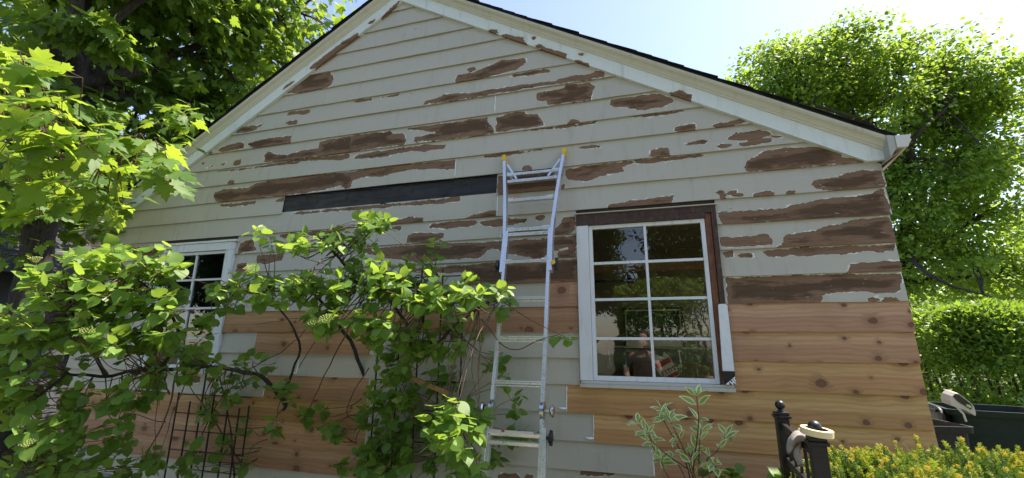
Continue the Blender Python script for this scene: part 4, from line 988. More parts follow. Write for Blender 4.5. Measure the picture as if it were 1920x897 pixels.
# ------------------------------------------------------------------ foliage tools
def leaf_template(kind):
    """leaf blade in its own frame: x across, y from stalk to tip, z up; unit length"""
    if kind == 'heart':
        half = [(0, 0), (.20, -.09), (.43, .00), (.54, .20), (.52, .42), (.40, .63), (.23, .80), (.09, .92)]
        mid = [(0, .0), (0, .20), (0, .42), (0, .66), (0, 1.02)]
        V = [(0, y, -.10 * y * y) for _, y in mid]; F = []
        for s in (1, -1):
            b = len(V)
            for x, y in half[1:]: V.append((s * x, y, .30 * x - .10 * y * y - .22 * x * x * 2))
            i = [0] + list(range(b, b + 7)) + [4]
            tri = [(0, i[1], i[2]), (0, i[2], 1), (1, i[2], i[3]), (1, i[3], 2), (2, i[3], i[4]), (2, i[4], i[5]), (2, i[5], 3), (3, i[5], i[6]), (3, i[6], i[7]), (3, i[7], 4)]
            F += tri if s > 0 else [(a, c, b2) for a, b2, c in tri]
        return np.array(V), np.array(F)
    if kind == 'maple':
        half = [(.0, -.02), (.10, -.10), (.30, -.16), (.27, -.02), (.50, .06), (.42, .16), (.58, .34), (.44, .36), (.40, .50), (.30, .44), (.20, .46), (.22, .68), (.12, .72), (.0, 1.0)]
        V = [(0, .28, .035)]; P = half + [(-x, y) for x, y in reversed(half[1:-1])]
        for x, y in P: r2 = x * x + (y - .28) ** 2; V.append((x, y, -.16 * r2 + .05 * abs(x) - (.10 * max(0, y - .5))))
        n = len(P); F = [(0, 1 + i, 1 + (i + 1) % n) for i in range(n)]
        return np.array(V), np.array(F)
    if kind == 'tree':
        P = [(0, 0), (.42, .10), (.34, .36), (.52, .56), (.18, .62), (0, 1.0), (-.18, .62), (-.52, .56), (-.34, .36), (-.42, .10)]
        V = [(0, .42, .10)] + [(x, y, -.05 * abs(x)) for x, y in P]
        pairs_ = [(1, 3), (3, 5), (5, 6), (6, 7), (7, 9), (9, 1)]
        return np.array(V), np.array([(0, 1, 3), (0, 3, 4), (0, 4, 6), (0, 6, 8), (0, 8, 9), (0, 9, 1)])
    if kind == 'oval':
        V = [(0, 0, 0), (.26, .38, .06), (0, 1, -.08), (-.26, .38, .06), (0, .42, 0)]
        return np.array(V), np.array([(0, 1, 4), (1, 2, 4), (2, 3, 4), (3, 0, 4)])
    if kind == 'lance':
        V = [(0, 0, 0), (.17, .22, .05), (.22, .45, .07), (.15, .72, .03), (0, 1, -.10), (-.15, .72, .03), (-.22, .45, .07), (-.17, .22, .05)]
        Vi = [(0, .05, .004), (.09, .24, .03), (.13, .45, .045), (.08, .70, .02), (0, .90, -.06), (-.08, .70, .02), (-.13, .45, .045), (-.09, .24, .03), (0, .45, .0)]
        F = [(i, (i + 1) % 8, 8 + (i + 1) % 8, 8 + i) for i in range(8)]
        return np.array(V + Vi), F + [(8 + i, 8 + (i + 1) % 8, 16) for i in range(8)]
TPL = {k: leaf_template(k) for k in ('heart', 'maple', 'tree', 'oval')}
def frames(tip, nrm):
    """rotation columns (x across, y tip, z normal) for arrays of tip directions and normals"""
    y = tip / np.linalg.norm(tip, axis=1, keepdims=True); z = nrm - (nrm * y).sum(1, keepdims=True) * y
    z /= np.maximum(1e-6, np.linalg.norm(z, axis=1, keepdims=True)); x = np.cross(y, z); return np.stack([x, y, z], 2)
def leaf_mesh(name, kind, C, R, S, mat, tint):
    Vt, Ft = TPL[kind]; n, k = len(C), len(Vt)
    V = np.einsum('nij,kj->nki', R, Vt) * S[:, None, None] + C[:, None, :]
    F = (Ft[None] + (np.arange(n) * k)[:, None, None]).reshape(-1, 3)
    me = npmesh(name, V.reshape(-1, 3), F, mat, True); add_attr(me, 'tint', np.repeat(tint, k)); return me
def rnd_unit(rg, n):
    v = rg.normal(size=(n, 3)); return v / np.linalg.norm(v, axis=1, keepdims=True)
M['leaf_hyd'] = leaf_material('hydrangea_leaf', (.070, .160, .028), (.155, .280, .046), (.40, .62, .07), .36, .42)
M['leaf_maple'] = leaf_material('maple_leaf', (.045, .120, .022), (.110, .215, .034), (.42, .62, .05), .40, .44, dry=.02)
M['leaf_tree'] = leaf_material('tree_leaf', (.055, .135, .024), (.135, .245, .042), (.40, .60, .06), .5, .44)
M['leaf_hedge'] = leaf_material('hedge_leaf', (.055, .140, .022), (.150, .270, .040), (.34, .54, .05), .42, .34)
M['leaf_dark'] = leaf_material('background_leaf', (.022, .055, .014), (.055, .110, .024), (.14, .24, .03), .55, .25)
M['leaf_crown'] = leaf_material('maple_crown_leaf_shaded', (.042, .110, .020), (.105, .205, .034), (.36, .54, .05), .45, .40)  # shaded copy of the maple leaf, the crown's shade is in its colour
M['bud'] = simple('flower_buds', (.32, .40, .10), .7, var=.2)

def px_at(p):
    d = Vector(p) - CAM; dz = d.dot(FWD); return (960 + FPX * d.dot(RIGHT) / dz, 448.5 - FPX * d.dot(UP) / dz, dz) if dz > .05 else (-1e4, -1e4, dz)
def place_leaves(root, kind, C, R, S, tint, mat, limit, stuff_name='foliage'):
    """the leaves that show largest become parts of their own, the rest one joined part"""
    size = np.zeros(len(C))
    for i, c in enumerate(C):
        u, v, dz = px_at(c)
        if -20 < u < 1940 and -20 < v < 917 and dz > .1: size[i] = S[i] / dz
    order = np.argsort(-size); sel = order[:limit]; sel = sel[size[sel] > 0]
    rest = np.setdiff1d(np.arange(len(C)), sel)
    Vt, Ft = TPL[kind]; variants = []
    rg = np.random.default_rng(3)
    for q in range(7):
        V = Vt.copy(); V[:, 2] += .12 * rg.normal() * V[:, 1] ** 2 + .18 * rg.normal() * V[:, 0] * V[:, 1]; V[:, 0] *= rg.uniform(.9, 1.1)
        me = npmesh('leaf', V, Ft, mat, True); add_attr(me, 'tint', np.full(len(V), q / 7)); variants.append(me)
    loc = np.array(root.location)
    for n, i in enumerate(sel):
        o = bpy.data.objects.new('leaf', variants[n % 7]); COL.objects.link(o); o.parent = root
        m = Matrix(R[i].tolist()).to_4x4(); m = Matrix.Translation(C[i] - loc) @ m @ Matrix.Scale(float(S[i]), 4); o.matrix_basis = m
    if len(rest): link(stuff_name, leaf_mesh(stuff_name, kind, C[rest], R[rest], S[rest], mat, tint[rest]), root, kind='stuff')

# ------------------------------------------------------------------ climbing hydrangeas
def climber(name, label, base, stems, blobs, twigs, seed, lsize, heads, mat='leaf_hyd', bright=None):
    rg = np.random.default_rng(seed); rr = random.Random(seed)
    root = empty(name, base, label=label, cat='vine', group='climbing vines on the siding')
    nodes = []
    for px, r0, r1 in stems:
        P = curve_pts([atD(u, v, d) for u, v, d in px], 7, .03, seed)
        MB().tube(P, [r * (1 + .25 * mnoise.noise(p * 25)) for r, p in zip(taper(len(P), r0, r1), P)], 9).build('stem', M['bark'], root, True); nodes += P
    tw = MB()
    for px, r in twigs:
        P = curve_pts([atD(u, v, d) for u, v, d in px], 6, .02, seed + 1); tw.tube(P, taper(len(P), r, r * .5), 6)
    C, TP, NM, S = [], [], [], []; tips = []
    NA = np.array([tuple(p) for p in nodes])
    for (u, v, d, ru, rv, n) in blobs:
        for _ in range(n):
            while True:
                a, b, c = rr.uniform(-1, 1), rr.uniform(-1, 1), rr.uniform(-1, 1)
                if a*a + b*b + c*c < 1: break
            tip = atD(u + a * ru, v + b * rv, d + c * .32)
            if tip.y > -.07: tip.y = -.07 - rr.random() * .05
            k = np.argmin(((NA - np.array(tip)) ** 2).sum(1) + .3 * (NA[:, 2] - tip.z).clip(0) ** 2); src = Vector(NA[k])
            L = (tip - src).length
            grow = (tip - src).normalized() if L > .05 else Vector((0, -1, .3))
            mid = (src + tip) / 2 + Vector((rr.uniform(-.05, .05), -.04, rr.uniform(-.10, .06)))
            P = curve_pts([src, mid, tip], 5, .012, seed)
            if L < 1.1: tw.tube(P, taper(len(P), .0048, .0018), 5)
            d0 = (P[-1] - P[-3]).normalized(); d0 = (d0 + Vector((rr.uniform(-.6, .6), rr.uniform(-.9, .1), rr.uniform(-.15, .5)))).normalized()
            # shoot: pairs of leaves along the last part and a rosette at the tip
            npair = rr.randint(2, 4); sl_ = rr.uniform(.07, .15); tips.append((tip + d0 * sl_, d0))
            tw.tube([tip, tip + d0 * sl_ * .5 + Vector((0, 0, .004)), tip + d0 * sl_], [.002, .0017, .0012], 5)
            ax0 = d0.orthogonal().normalized(); ph = rr.uniform(0, 6.28)
            for q in range(npair):
                pos = tip + d0 * sl_ * (q + .4) / npair
                for s in (0, 1):
                    an = ph + q * 1.57 + s * 3.14 + rr.uniform(-.4, .4); side = ax0 * math.cos(an) + d0.cross(ax0) * math.sin(an)
                    tdir = (side * 1.0 + d0 * rr.uniform(.1, .7) + Vector((0, -.15, rr.uniform(-.75, .05)))).normalized()
                    sz = lsize * rr.uniform(.62, 1.15) * (1.0 if q < npair - 1 else .72)
                    st = pos + tdir * sz * rr.uniform(.25, .5); tw.tube([pos, st], [.0011, .0009], 4, False)
                    if st.y > -.03: continue
                    C.append(tuple(st)); TP.append(tuple(tdir)); NM.append((rr.gauss(0, .45), rr.gauss(-.30, .42), 1.0)); S.append(sz)
    tw.build('twigs', M['twig'], root, True, kind='stuff')
    C = np.array(C); S = np.array(S); R = frames(np.array(TP), np.array(NM)); place_leaves(root, 'heart', C, R, S, rg.random(len(C)), M[mat], 300)
    # flat heads of pale green buds
    hm = MB()
    for i in range(34):
        a = 2.399 * i; r = .034 * math.sqrt(i / 34); x, y = r * math.cos(a), r * math.sin(a); z = .012 - 8 * r * r * .9; q = .0034
        hm.tube([(x * .3, y * .3, -.02), (x, y, z)], [.0006, .0006], 3, False)
        hm.add([(x + q, y, z), (x, y + q, z), (x - q, y, z), (x, y - q, z), (x, y, z + q), (x, y, z - q)], [(0, 1, 4), (1, 2, 4), (2, 3, 4), (3, 0, 4), (1, 0, 5), (2, 1, 5), (3, 2, 5), (0, 3, 5)])
    hme = mesh('flower_head', hm.V, hm.F, M['bud'])
    rr.shuffle(tips)
    for p, d0 in tips[:heads]:
        o = bpy.data.objects.new('flower_head', hme); COL.objects.link(o); o.parent = root; z = (d0 * .5 + Vector((0, -.1, 1))).normalized()
        o.matrix_basis = Matrix.Translation(p + Vector((0, 0, .015)) - root.location) @ z.to_track_quat('Z', 'Y').to_matrix().to_4x4() @ Matrix.Scale(rr.uniform(.9, 1.5), 4)
    return root
climber('climbing_hydrangea', 'big leafy green vine bulging out over the left window', (-3.6, -.35, 0),
    [([(505, 960, 4.25), (525, 800, 4.15), (530, 745, 4.10), (480, 705, 4.00), (400, 690, 3.90), (300, 692, 3.50), (200, 705, 3.56), (120, 700, 3.33)], .024, .010),
     ([(300, 692, 3.50), (335, 630, 3.74), (300, 560, 3.56), (240, 510, 3.45)], .016, .006), ([(200, 705, 3.56), (150, 620, 3.45), (130, 545, 3.33)], .014, .006), ([(120, 700, 3.33), (60, 760, 3.22), (40, 850, 3.10)], .012, .006),
     ([(530, 745, 4.10), (560, 640, 3.90), (500, 560, 3.80), (430, 540, 3.60)], .012, .005)],
    [(240, 495, 3.45, 115, 32, 38), (130, 550, 3.33, 85, 45, 40), (260, 560, 3.45, 80, 42, 32), (40, 630, 3.22, 70, 50, 30), (200, 635, 3.33, 120, 50, 40), (320, 640, 3.56, 65, 40, 15), (20, 720, 3.22, 60, 60, 22), (120, 870, 3.33, 90, 40, 19), (250, 850, 3.56, 60, 40, 9), (20, 600, 3.90, 60, 30, 14),
     (90, 740, 3.22, 100, 60, 23), (230, 740, 3.45, 80, 45, 12), (50, 845, 3.10, 80, 55, 19), (170, 815, 3.22, 70, 40, 9), (365, 660, 3.90, 35, 20, 4),
     (440, 760, 4.10, 70, 60, 12), (525, 770, 3.90, 28, 40, 5), (400, 865, 4.00, 70, 30, 8), (470, 700, 3.90, 50, 20, 5), (280, 700, 3.55, 60, 16, 7), (390, 690, 3.75, 45, 14, 6), (405, 575, 3.65, 35, 28, 6), (440, 545, 3.7, 40, 16, 6), (310, 505, 3.56, 30, 18, 3)],
    [([(385, 650, 3.79), (335, 688, 3.68), (318, 760, 3.56), (275, 862, 3.45)], .009), ([(318, 740, 3.56), (300, 700, 3.56), (250, 690, 3.45)], .006), ([(312, 790, 3.56), (230, 775, 3.45)], .004),
     ([(60, 600, 3.22), (150, 640, 3.22), (205, 700, 3.33)], .008), ([(440, 897, 4.10), (430, 800, 4.10), (410, 700, 4.05)], .010), ([(470, 897, 4.10), (395, 780, 4.10), (350, 720, 4.10)], .007), ([(340, 897, 4.20), (420, 740, 4.10), (520, 690, 4.00)], .006)],
    11, .090, 40)
climber('climbing_hydrangea', 'leafy green vine between the left window and the ladder', (-2.0, -.30, 0),
    [([(760, 960, 4.00), (745, 800, 4.00), (772, 650, 3.92), (725, 560, 3.62), (650, 505, 3.52), (612, 440, 3.48)], .026, .007), ([(690, 960, 4.00), (705, 780, 4.00), (655, 640, 3.90), (600, 560, 3.57), (520, 545, 3.52)], .022, .007),
     ([(860, 740, 3.90), (812, 650, 3.85), (790, 570, 3.52), (820, 520, 3.43)], .018, .006), ([(812, 650, 3.85), (880, 590, 3.34), (935, 560, 3.15)], .010, .005), ([(760, 960, 4.00), (830, 860, 3.80), (850, 780, 3.50)], .014, .006)],
    [(620, 465, 3.38, 80, 28, 22), (690, 428, 3.34, 42, 16, 11), (555, 540, 3.29, 105, 28, 36), (470, 545, 3.38, 45, 22, 12), (700, 535, 3.20, 95, 40, 38), (635, 595, 3.10, 55, 24, 17), (725, 615, 3.20, 55, 30, 17),
     (800, 550, 3.20, 85, 34, 29), (885, 560, 3.15, 62, 28, 17), (935, 565, 3.10, 30, 35, 5), (800, 495, 3.38, 50, 20, 6), (765, 665, 3.60, 85, 45, 23), (835, 640, 3.50, 65, 45, 19), (745, 765, 3.70, 65, 55, 24), (825, 760, 3.60, 75, 55, 24),
     (855, 800, 2.75, 50, 60, 24), (760, 855, 3.60, 85, 40, 29), (880, 870, 2.90, 40, 25, 8), (645, 790, 3.80, 45, 35, 6), (590, 800, 3.90, 25, 30, 2), (690, 850, 3.70, 40, 40, 8), (950, 705, 3.72, 35, 55, 7), (965, 800, 3.80, 35, 40, 6), (1046, 628, 3.10, 8, 6, 1), (505, 460, 3.48, 25, 18, 4), (1000, 800, 3.85, 30, 20, 2)],
    [([(655, 610, 3.57), (600, 720, 3.85), (570, 792, 3.90)], .006), ([(690, 690, 3.80), (650, 770, 3.85), (690, 800, 3.80)], .005), ([(560, 690, 3.95), (600, 620, 3.62), (560, 600, 3.57)], .004), ([(450, 700, 4.10), (540, 650, 3.95), (600, 590, 3.57)], .005),
     ([(900, 600, 3.20), (955, 655, 3.25), (1005, 640, 3.15), (1046, 628, 3.10)], .005), ([(640, 560, 3.48), (690, 520, 3.38), (720, 480, 3.38)], .007), ([(520, 465, 3.52), (560, 480, 3.52), (620, 500, 3.52)], .004), ([(900, 700, 3.80), (950, 790, 3.85), (1000, 840, 3.85)], .004), ([(690, 560, 3.38), (610, 590, 3.29), (480, 610, 3.57)], .004)],
    23, .078, 30)

# ------------------------------------------------------------------ trellises and the offcut in the vine
def trellis(name, label, us, vtop, vbot, hs, Y, arch=False):
    t = empty(name, tuple(atY(us[0], vbot, Y)), label=label, cat='trellis', group='black trellises at the wall'); xs = []
    for u, vt in zip(us, vtop):
        p = atY(u, (vt + vbot) / 2, Y); top = atY(u, vt, Y).z; xs.append((p.x, top)); MB().tube([(p.x, Y, -.05), (p.x, Y, top)], .0075, 8).build('upright', M['black'], t)
    zc = [atY((us[0] + us[-1]) / 2, v, Y).z for v in hs]
    for i, z in enumerate(zc):
        a = xs[0][0] if z < xs[0][1] else xs[1][0]; MB().tube([(a, Y + .012, z), (xs[-1][0], Y + .012, z)], .005, 6).build('crossbar', M['black'], t)
    return t
trellis('trellis', 'black metal trellis below the left window', [322, 345, 372, 394, 418, 440, 458], [735, 752, 690, 692, 760, 765, 760], 897, [742, 778, 812, 850, 885], -.16)
trellis('trellis', 'black metal trellis inside the vine left of the ladder', [700, 743, 781, 822, 862], [640, 560, 505, 505, 600], 897, [520, 570, 640, 715, 770, 830], -.10)
a_, b_ = atD(742, 698, 3.62), atD(842, 738, 3.55); MB().obox(a_, b_, .040, .016, UP, .002).build('wood_offcut', M['offcut'], None, label='slim light wood offcut caught in the vine', cat='board')

# ------------------------------------------------------------------ trees
def tree(name, label, base, H_trunk, r0, blobs, nclump, nleaf, lsize, seed, mat='leaf_tree', kind='tree', group=None, limbs=(), flat=.55, parts=True, lean=(0, 0), crad=(.32, .62)):
    """tapered trunk, limbs and twigs running to leaf clumps that fill the blobs: (centre, radii, weight)"""
    rg = np.random.default_rng(seed); rr = random.Random(seed); base = Vector(base)
    root = empty(name, base, label=label, cat='tree', group=group)
    top = base + Vector((lean[0], lean[1], H_trunk))
    tp = curve_pts([base + Vector((0, 0, -.2)), base + Vector((lean[0] * .3, lean[1] * .3, H_trunk * .5)), top], 8, .08, seed)
    tr = MB().tube(tp, [r0 * (1.35 if i == 0 else 1) * (1 - .35 * i / len(tp)) for i in range(len(tp))], 14).build('trunk', M['bark'], root, True)
    W_ = np.array([b[2] for b in blobs], float); W_ /= W_.sum(); cl = []
    lim = []
    for (c, r, wgt) in blobs:
        c = Vector(c); d = c - top
        P = curve_pts([tp[-2], top + d * .35 + Vector((0, 0, -.1 * d.length)) + Vector((rr.uniform(-.3, .3), rr.uniform(-.3, .3), .2)), c], 6, .12, seed + len(lim))
        lim.append(P); MB().tube(P, taper(len(P), r0 * .5, r0 * .10), 8).build('limb', M['bark'], root, True)
    for px, ra, rb in limbs:
        P = curve_pts(px, 6, .06, seed); lim.append(P); MB().tube(P, taper(len(P), ra, rb), 8).build('limb', M['bark'], root, True)
    LN = np.array([tuple(p) for P in lim for p in P[2:]]); bt = MB(); C, Q = [], []
    for k in rg.choice(len(blobs), nclump, p=W_):
        c, r, _ = blobs[k]; u = rnd_unit(rg, 1)[0] * (rg.random() ** .28); p = np.array(c) + u * np.array(r)
        j = np.argmin(((LN - p) ** 2).sum(1)); s = Vector(LN[j]); e = Vector(p)
        P = curve_pts([s, (s + e) / 2 + Vector((0, 0, .12 * (e - s).length)), e], 3, .08, seed); bt.tube(P, taper(len(P), .028 * r0 / .25, .007), 5, False)
        n = max(6, int(nleaf / nclump * rg.uniform(.5, 1.5))); rad_ = rg.uniform(*crad) * (np.mean(r) / 2.2) ** .5
        out = u * .6 + np.array([0, 0, -.25])
        g = np.clip(rg.normal(size=(n, 3)), -1.7, 1.7) * np.array([1, 1, flat]) * rad_ ; g[:, 2] -= .18 * (g[:, 0] ** 2 + g[:, 1] ** 2) / max(rad_, .1)
        C.append(p + g); Q.append(np.repeat(out[None], n, 0) + g / rad_ * .5)
    bt.build('branches', M['bark'], root, False, kind='stuff')
    C = np.concatenate(C); Q = np.concatenate(Q); n = len(C)
    tip = Q + rg.normal(size=(n, 3)) * .55 + np.array([0, 0, -.45]); nm = rg.normal(size=(n, 3)) * .55 + np.array([0, 0, 1.0])
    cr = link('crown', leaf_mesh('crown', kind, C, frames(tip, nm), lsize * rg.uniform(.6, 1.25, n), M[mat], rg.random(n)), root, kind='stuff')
    return root
def blob(u, v, D, ru, rv, rd, wgt=1.0):
    s = D / FPX; return (tuple(atD(u, v, D)), (ru * s, rd, rv * s), wgt)
# big crown behind the right eave
DR = 13.0
tb = atD(1705, 640, DR); tree('maple_tree', 'large round green tree rising behind the right eave', (tb.x, tb.y, 0), 3.6, .26,
    [blob(1465, 155, DR, 85, 72, 1.6, 1.3), blob(1570, 125, DR, 80, 62, 1.7, 1.1), blob(1690, 135, DR, 90, 55, 1.8, 1.0), blob(1785, 175, DR, 70, 70, 1.8, 1.2), blob(1825, 260, DR, 60, 90, 1.7, 1.1), blob(1640, 230, DR, 110, 60, 1.8, .7), blob(1740, 330, DR, 110, 70, 1.8, .9), blob(1820, 420, DR, 80, 70, 1.6, .8), blob(1730, 480, DR, 80, 60, 1.6, .7), blob(1430, 215, DR, 50, 45, 1.2, .5), blob(1860, 520, DR, 70, 60, 1.4, .7), blob(1690, 400, DR, 60, 80, 1.6, .6), blob(1660, 300, DR + .5, 60, 60, 1.4, .6)],
    620, 60000, .116, 7, flat=.50, crad=(.26, .50), group=None, limbs=[([atD(1705, 330, DR), atD(1640, 240, DR - .5), atD(1500, 190, DR - 1)], .11, .03), ([atD(1705, 330, DR), atD(1712, 260, DR - 1), atD(1780, 200, DR - 1.2)], .11, .03), ([atD(1690, 470, DR), atD(1750, 520, DR - 1.6), atD(1860, 560, DR - 1.8)], .07, .02)])
DB = 19.0
tb = atD(1960, 640, DB); bgt = tree('background_tree', 'pale green tree at the right edge behind the hedge', (tb.x, tb.y, 0), 3.0, .2,
    [blob(1930, 500, DB, 90, 80, 2.5), blob(1800, 560, DB, 110, 60, 2.5), blob(2020, 430, DB, 90, 100, 2.5), blob(1690, 580, DB, 80, 55, 2.5)], 260, 16000, .17, 8, group='trees beyond the hedge')
# maple on the left: trunk, dark crown overhead, and a low sunlit bough close to the camera
DM = 7.0
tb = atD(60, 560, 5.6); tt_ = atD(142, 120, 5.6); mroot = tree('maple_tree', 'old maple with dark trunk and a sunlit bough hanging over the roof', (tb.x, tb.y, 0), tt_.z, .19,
    [blob(100, 40, DM + 1.2, 180, 120, 1.4, 1.3), blob(330, 60, DM, 150, 120, 1.8, 1.6), blob(470, 90, DM + .8, 130, 110, 1.6, 1.3), blob(560, 20, DM + 1.0, 110, 90, 1.6, 1.0), blob(260, 220, DM, 150, 90, 1.4, 1.5), blob(70, 250, DM + .9, 140, 100, 1.3, 1.0), blob(90, 370, DM - .5, 130, 60, 1.1, .9), blob(400, 230, DM + .6, 90, 70, 1.0, .7), blob(-150, 100, DM, 200, 250, 2, 1.5), blob(250, -200, DM, 300, 180, 2.2, 2.0), blob(230, 340, DM - .6, 80, 50, .8, .5), blob(230, -110, 5.4, 190, 80, 1.2, 1.3), blob(70, 180, 5.0, 70, 60, .4, .35), blob(170, 60, 5.0, 50, 40, .4, .2)],  # includes a crown blob above the view, added to shade the trunk
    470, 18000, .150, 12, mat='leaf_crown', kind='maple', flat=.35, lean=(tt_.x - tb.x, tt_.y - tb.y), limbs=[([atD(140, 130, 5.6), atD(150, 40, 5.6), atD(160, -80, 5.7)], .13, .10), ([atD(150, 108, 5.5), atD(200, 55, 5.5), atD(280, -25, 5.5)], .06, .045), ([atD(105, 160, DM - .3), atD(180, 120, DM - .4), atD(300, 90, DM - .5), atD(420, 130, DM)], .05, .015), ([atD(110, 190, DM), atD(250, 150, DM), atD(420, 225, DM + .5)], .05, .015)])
def bough():
    rg = np.random.default_rng(31); rr = random.Random(31)
    P = curve_pts([atD(-160, 60, 2.9), atD(-20, 170, 2.3), atD(90, 250, 2.1), atD(210, 310, 2.2), atD(320, 345, 2.3)], 8, .02, 3)
    MB().tube(P, taper(len(P), .020, .004), 8).build('bough', M['bark'], mroot, True)
    LN = np.array([tuple(p) for p in P]); tw = MB(); C, TP, NM, S = [], [], [], []
    for (u, v, d, ru, rv, n) in [(25, 115, 1.95, 45, 38, 11), (95, 200, 2.0, 70, 50, 17), (40, 270, 2.05, 70, 60, 15), (180, 270, 2.15, 70, 40, 15), (260, 280, 2.25, 45, 30, 10), (295, 315, 2.25, 25, 30, 8), (160, 340, 2.35, 85, 45, 13), (50, 370, 2.4, 75, 45, 9), (225, 370, 2.5, 40, 28, 5)]:
        for _ in range(n):
            p = atD(u + rr.gauss(0, .5) * ru, v + rr.gauss(0, .5) * rv, d + rr.uniform(-.22, .22)); s = Vector(LN[np.argmin(((LN - np.array(p)) ** 2).sum(1))])
            Q = curve_pts([s, (s + p) / 2 + Vector((0, 0, .03)), p], 3, .01, 1); tw.tube(Q, taper(len(Q), .004, .0015), 5)
            for q in range(rr.randint(2, 3)):
                td = Vector((rr.gauss(.25, .6), rr.gauss(-.3, .6), rr.uniform(-.8, -.05))).normalized(); sz = rr.uniform(.075, .135); st = p + td * rr.uniform(.04, .09)
                tw.tube([p, st], [.0012, .001], 4, False); C.append(tuple(st)); TP.append(tuple(td)); NM.append((rr.gauss(.1, .45), rr.gauss(-.25, .4), 1.0)); S.append(sz)
    # second tier of the bough, further back and in the shade
    for (u, v, d, ru, rv, n) in [(20, 380, 5.2, 80, 45, 26), (110, 350, 5.0, 80, 50, 34), (190, 375, 5.0, 60, 40, 30), (235, 320, 4.8, 60, 40, 22), (185, 420, 5.2, 30, 28, 14), (20, 470, 5.0, 40, 30, 8), (330, 215, 4.6, 60, 30, 14), (300, 270, 4.4, 60, 30, 12)]:
        for _ in range(n):
            p = atD(u + rr.gauss(0, .5) * ru, v + rr.gauss(0, .5) * rv, d + rr.uniform(-.35, .35))
            for q in range(rr.randint(2, 4)):
                td = Vector((rr.gauss(.2, .6), rr.gauss(-.2, .6), rr.uniform(-.8, -.05))).normalized(); st = p + td * rr.uniform(.04, .10)
                tw.tube([p, st], [.0014, .001], 4, False); C.append(tuple(st)); TP.append(tuple(td)); NM.append((rr.gauss(.1, .45), rr.gauss(-.25, .4), 1.0)); S.append(rr.uniform(.09, .15))
    place_leaves(mroot, 'maple', np.array(C), frames(np.array(TP), np.array(NM)), np.array(S), rg.random(len(C)), M['leaf_maple'], 300, 'bough_foliage'); tw.build('twigs', M['twig'], mroot, True, kind='stuff')
bough()
# the row of trees across the garden, behind the photographer: seen in the window glass
def copy_tree(o, loc, rz, sc, label, group):
    e = empty(o.name.split('.')[0], loc, label=label, cat='tree', group=group); e.rotation_euler.z = rz; e.scale = (sc, sc, sc)
    for ch in o.children:
        c = ch.copy(); COL.objects.link(c); c.parent = e; c.matrix_basis = ch.matrix_basis.copy()
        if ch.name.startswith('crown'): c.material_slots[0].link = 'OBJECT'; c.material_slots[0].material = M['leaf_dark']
    return e
src = [o for o in COL.objects if o.get('label', '').startswith('large round green')][0]
for i, (x, y, rz, sc, lab) in enumerate(((-7.5, -17, .6, 1.1, 'tree across the garden mirrored in the left panes'), (3.5, -19, 2.3, 1.25, 'tree across the garden mirrored in the right panes'), (-1.5, -23, 4.2, 1.2, 'tall tree across the garden behind the two mirrored trees'), (12, -14, 5.2, 1.0, 'tree across the garden far to the right'), (-16, -11, 3.3, 1.0, 'tree across the garden far to the left'))):
    copy_tree(src, (x, y, 0), rz, sc, lab, 'trees across the garden')

# ------------------------------------------------------------------ clipped hedge, yew
def hedge():
    D = 6.0; rg = np.random.default_rng(41); a, b = atD(1700, 660, D), atD(2060, 640, D); zt = atD(1800, 572, D).z
    c = (a + b) / 2; L = (b - a).length / 2; dirx = np.array((b - a).normalized()); dirx[2] = 0; dirx /= np.linalg.norm(dirx); diry = np.array((-dirx[1], dirx[0], 0))
    root = empty('hedge', (c.x, c.y, 0), label='dense clipped green hedge behind the bins', cat='hedge')
    n = 60000; u = rnd_unit(rg, n); p = np.sign(u) * np.abs(u) ** .55                      # rounded box
    sh = 1 - .30 * rg.random(n) ** 1.8 + .02 * rg.normal(size=n)
    nz = np.array([mnoise.noise(Vector(q * 3.1)) for q in p]); sh *= 1 + .07 * nz
    hz = (zt - .1) / 2; P = np.array((c.x, c.y, .1 + hz)) + (p[:, :1] * L * sh[:, None]) * dirx + (p[:, 1:2] * .85 * sh[:, None]) * diry + np.stack([0 * sh, 0 * sh, p[:, 2] * hz * sh], 1)
    wu = u[:, :1] * dirx + u[:, 1:2] * diry + u[:, 2:] * np.array((0, 0, 1))
    tip = wu * .7 + rg.normal(size=(n, 3)) * .5 + np.array((0, 0, .1)); nm = wu * .4 + rg.normal(size=(n, 3)) * .4 + np.array((0, 0, .9))
    link('foliage', leaf_mesh('foliage', 'oval', P, frames(tip, nm), .078 * rg.uniform(.6, 1.2, n), M['leaf_hedge'], rg.random(n)), root, kind='stuff')
    st = MB()
    for i in range(26):
        x = (i / 25 * 2 - 1) * L * .92; q = c + Vector(dirx) * x + Vector(diry) * rg.uniform(-.3, .3); q.z = -.1
        e = q + Vector((rg.uniform(-.3, .3), rg.uniform(-.3, .3), zt * .8)); st.tube(curve_pts([q, (q + e) / 2 + Vector((.06, .05, 0)), e], 4, .05, i), [.022] * 5 + [.018, .014, .010, .006], 6)
    st.build('stems', M['bark'], root, True, kind='stuff')
hedge()
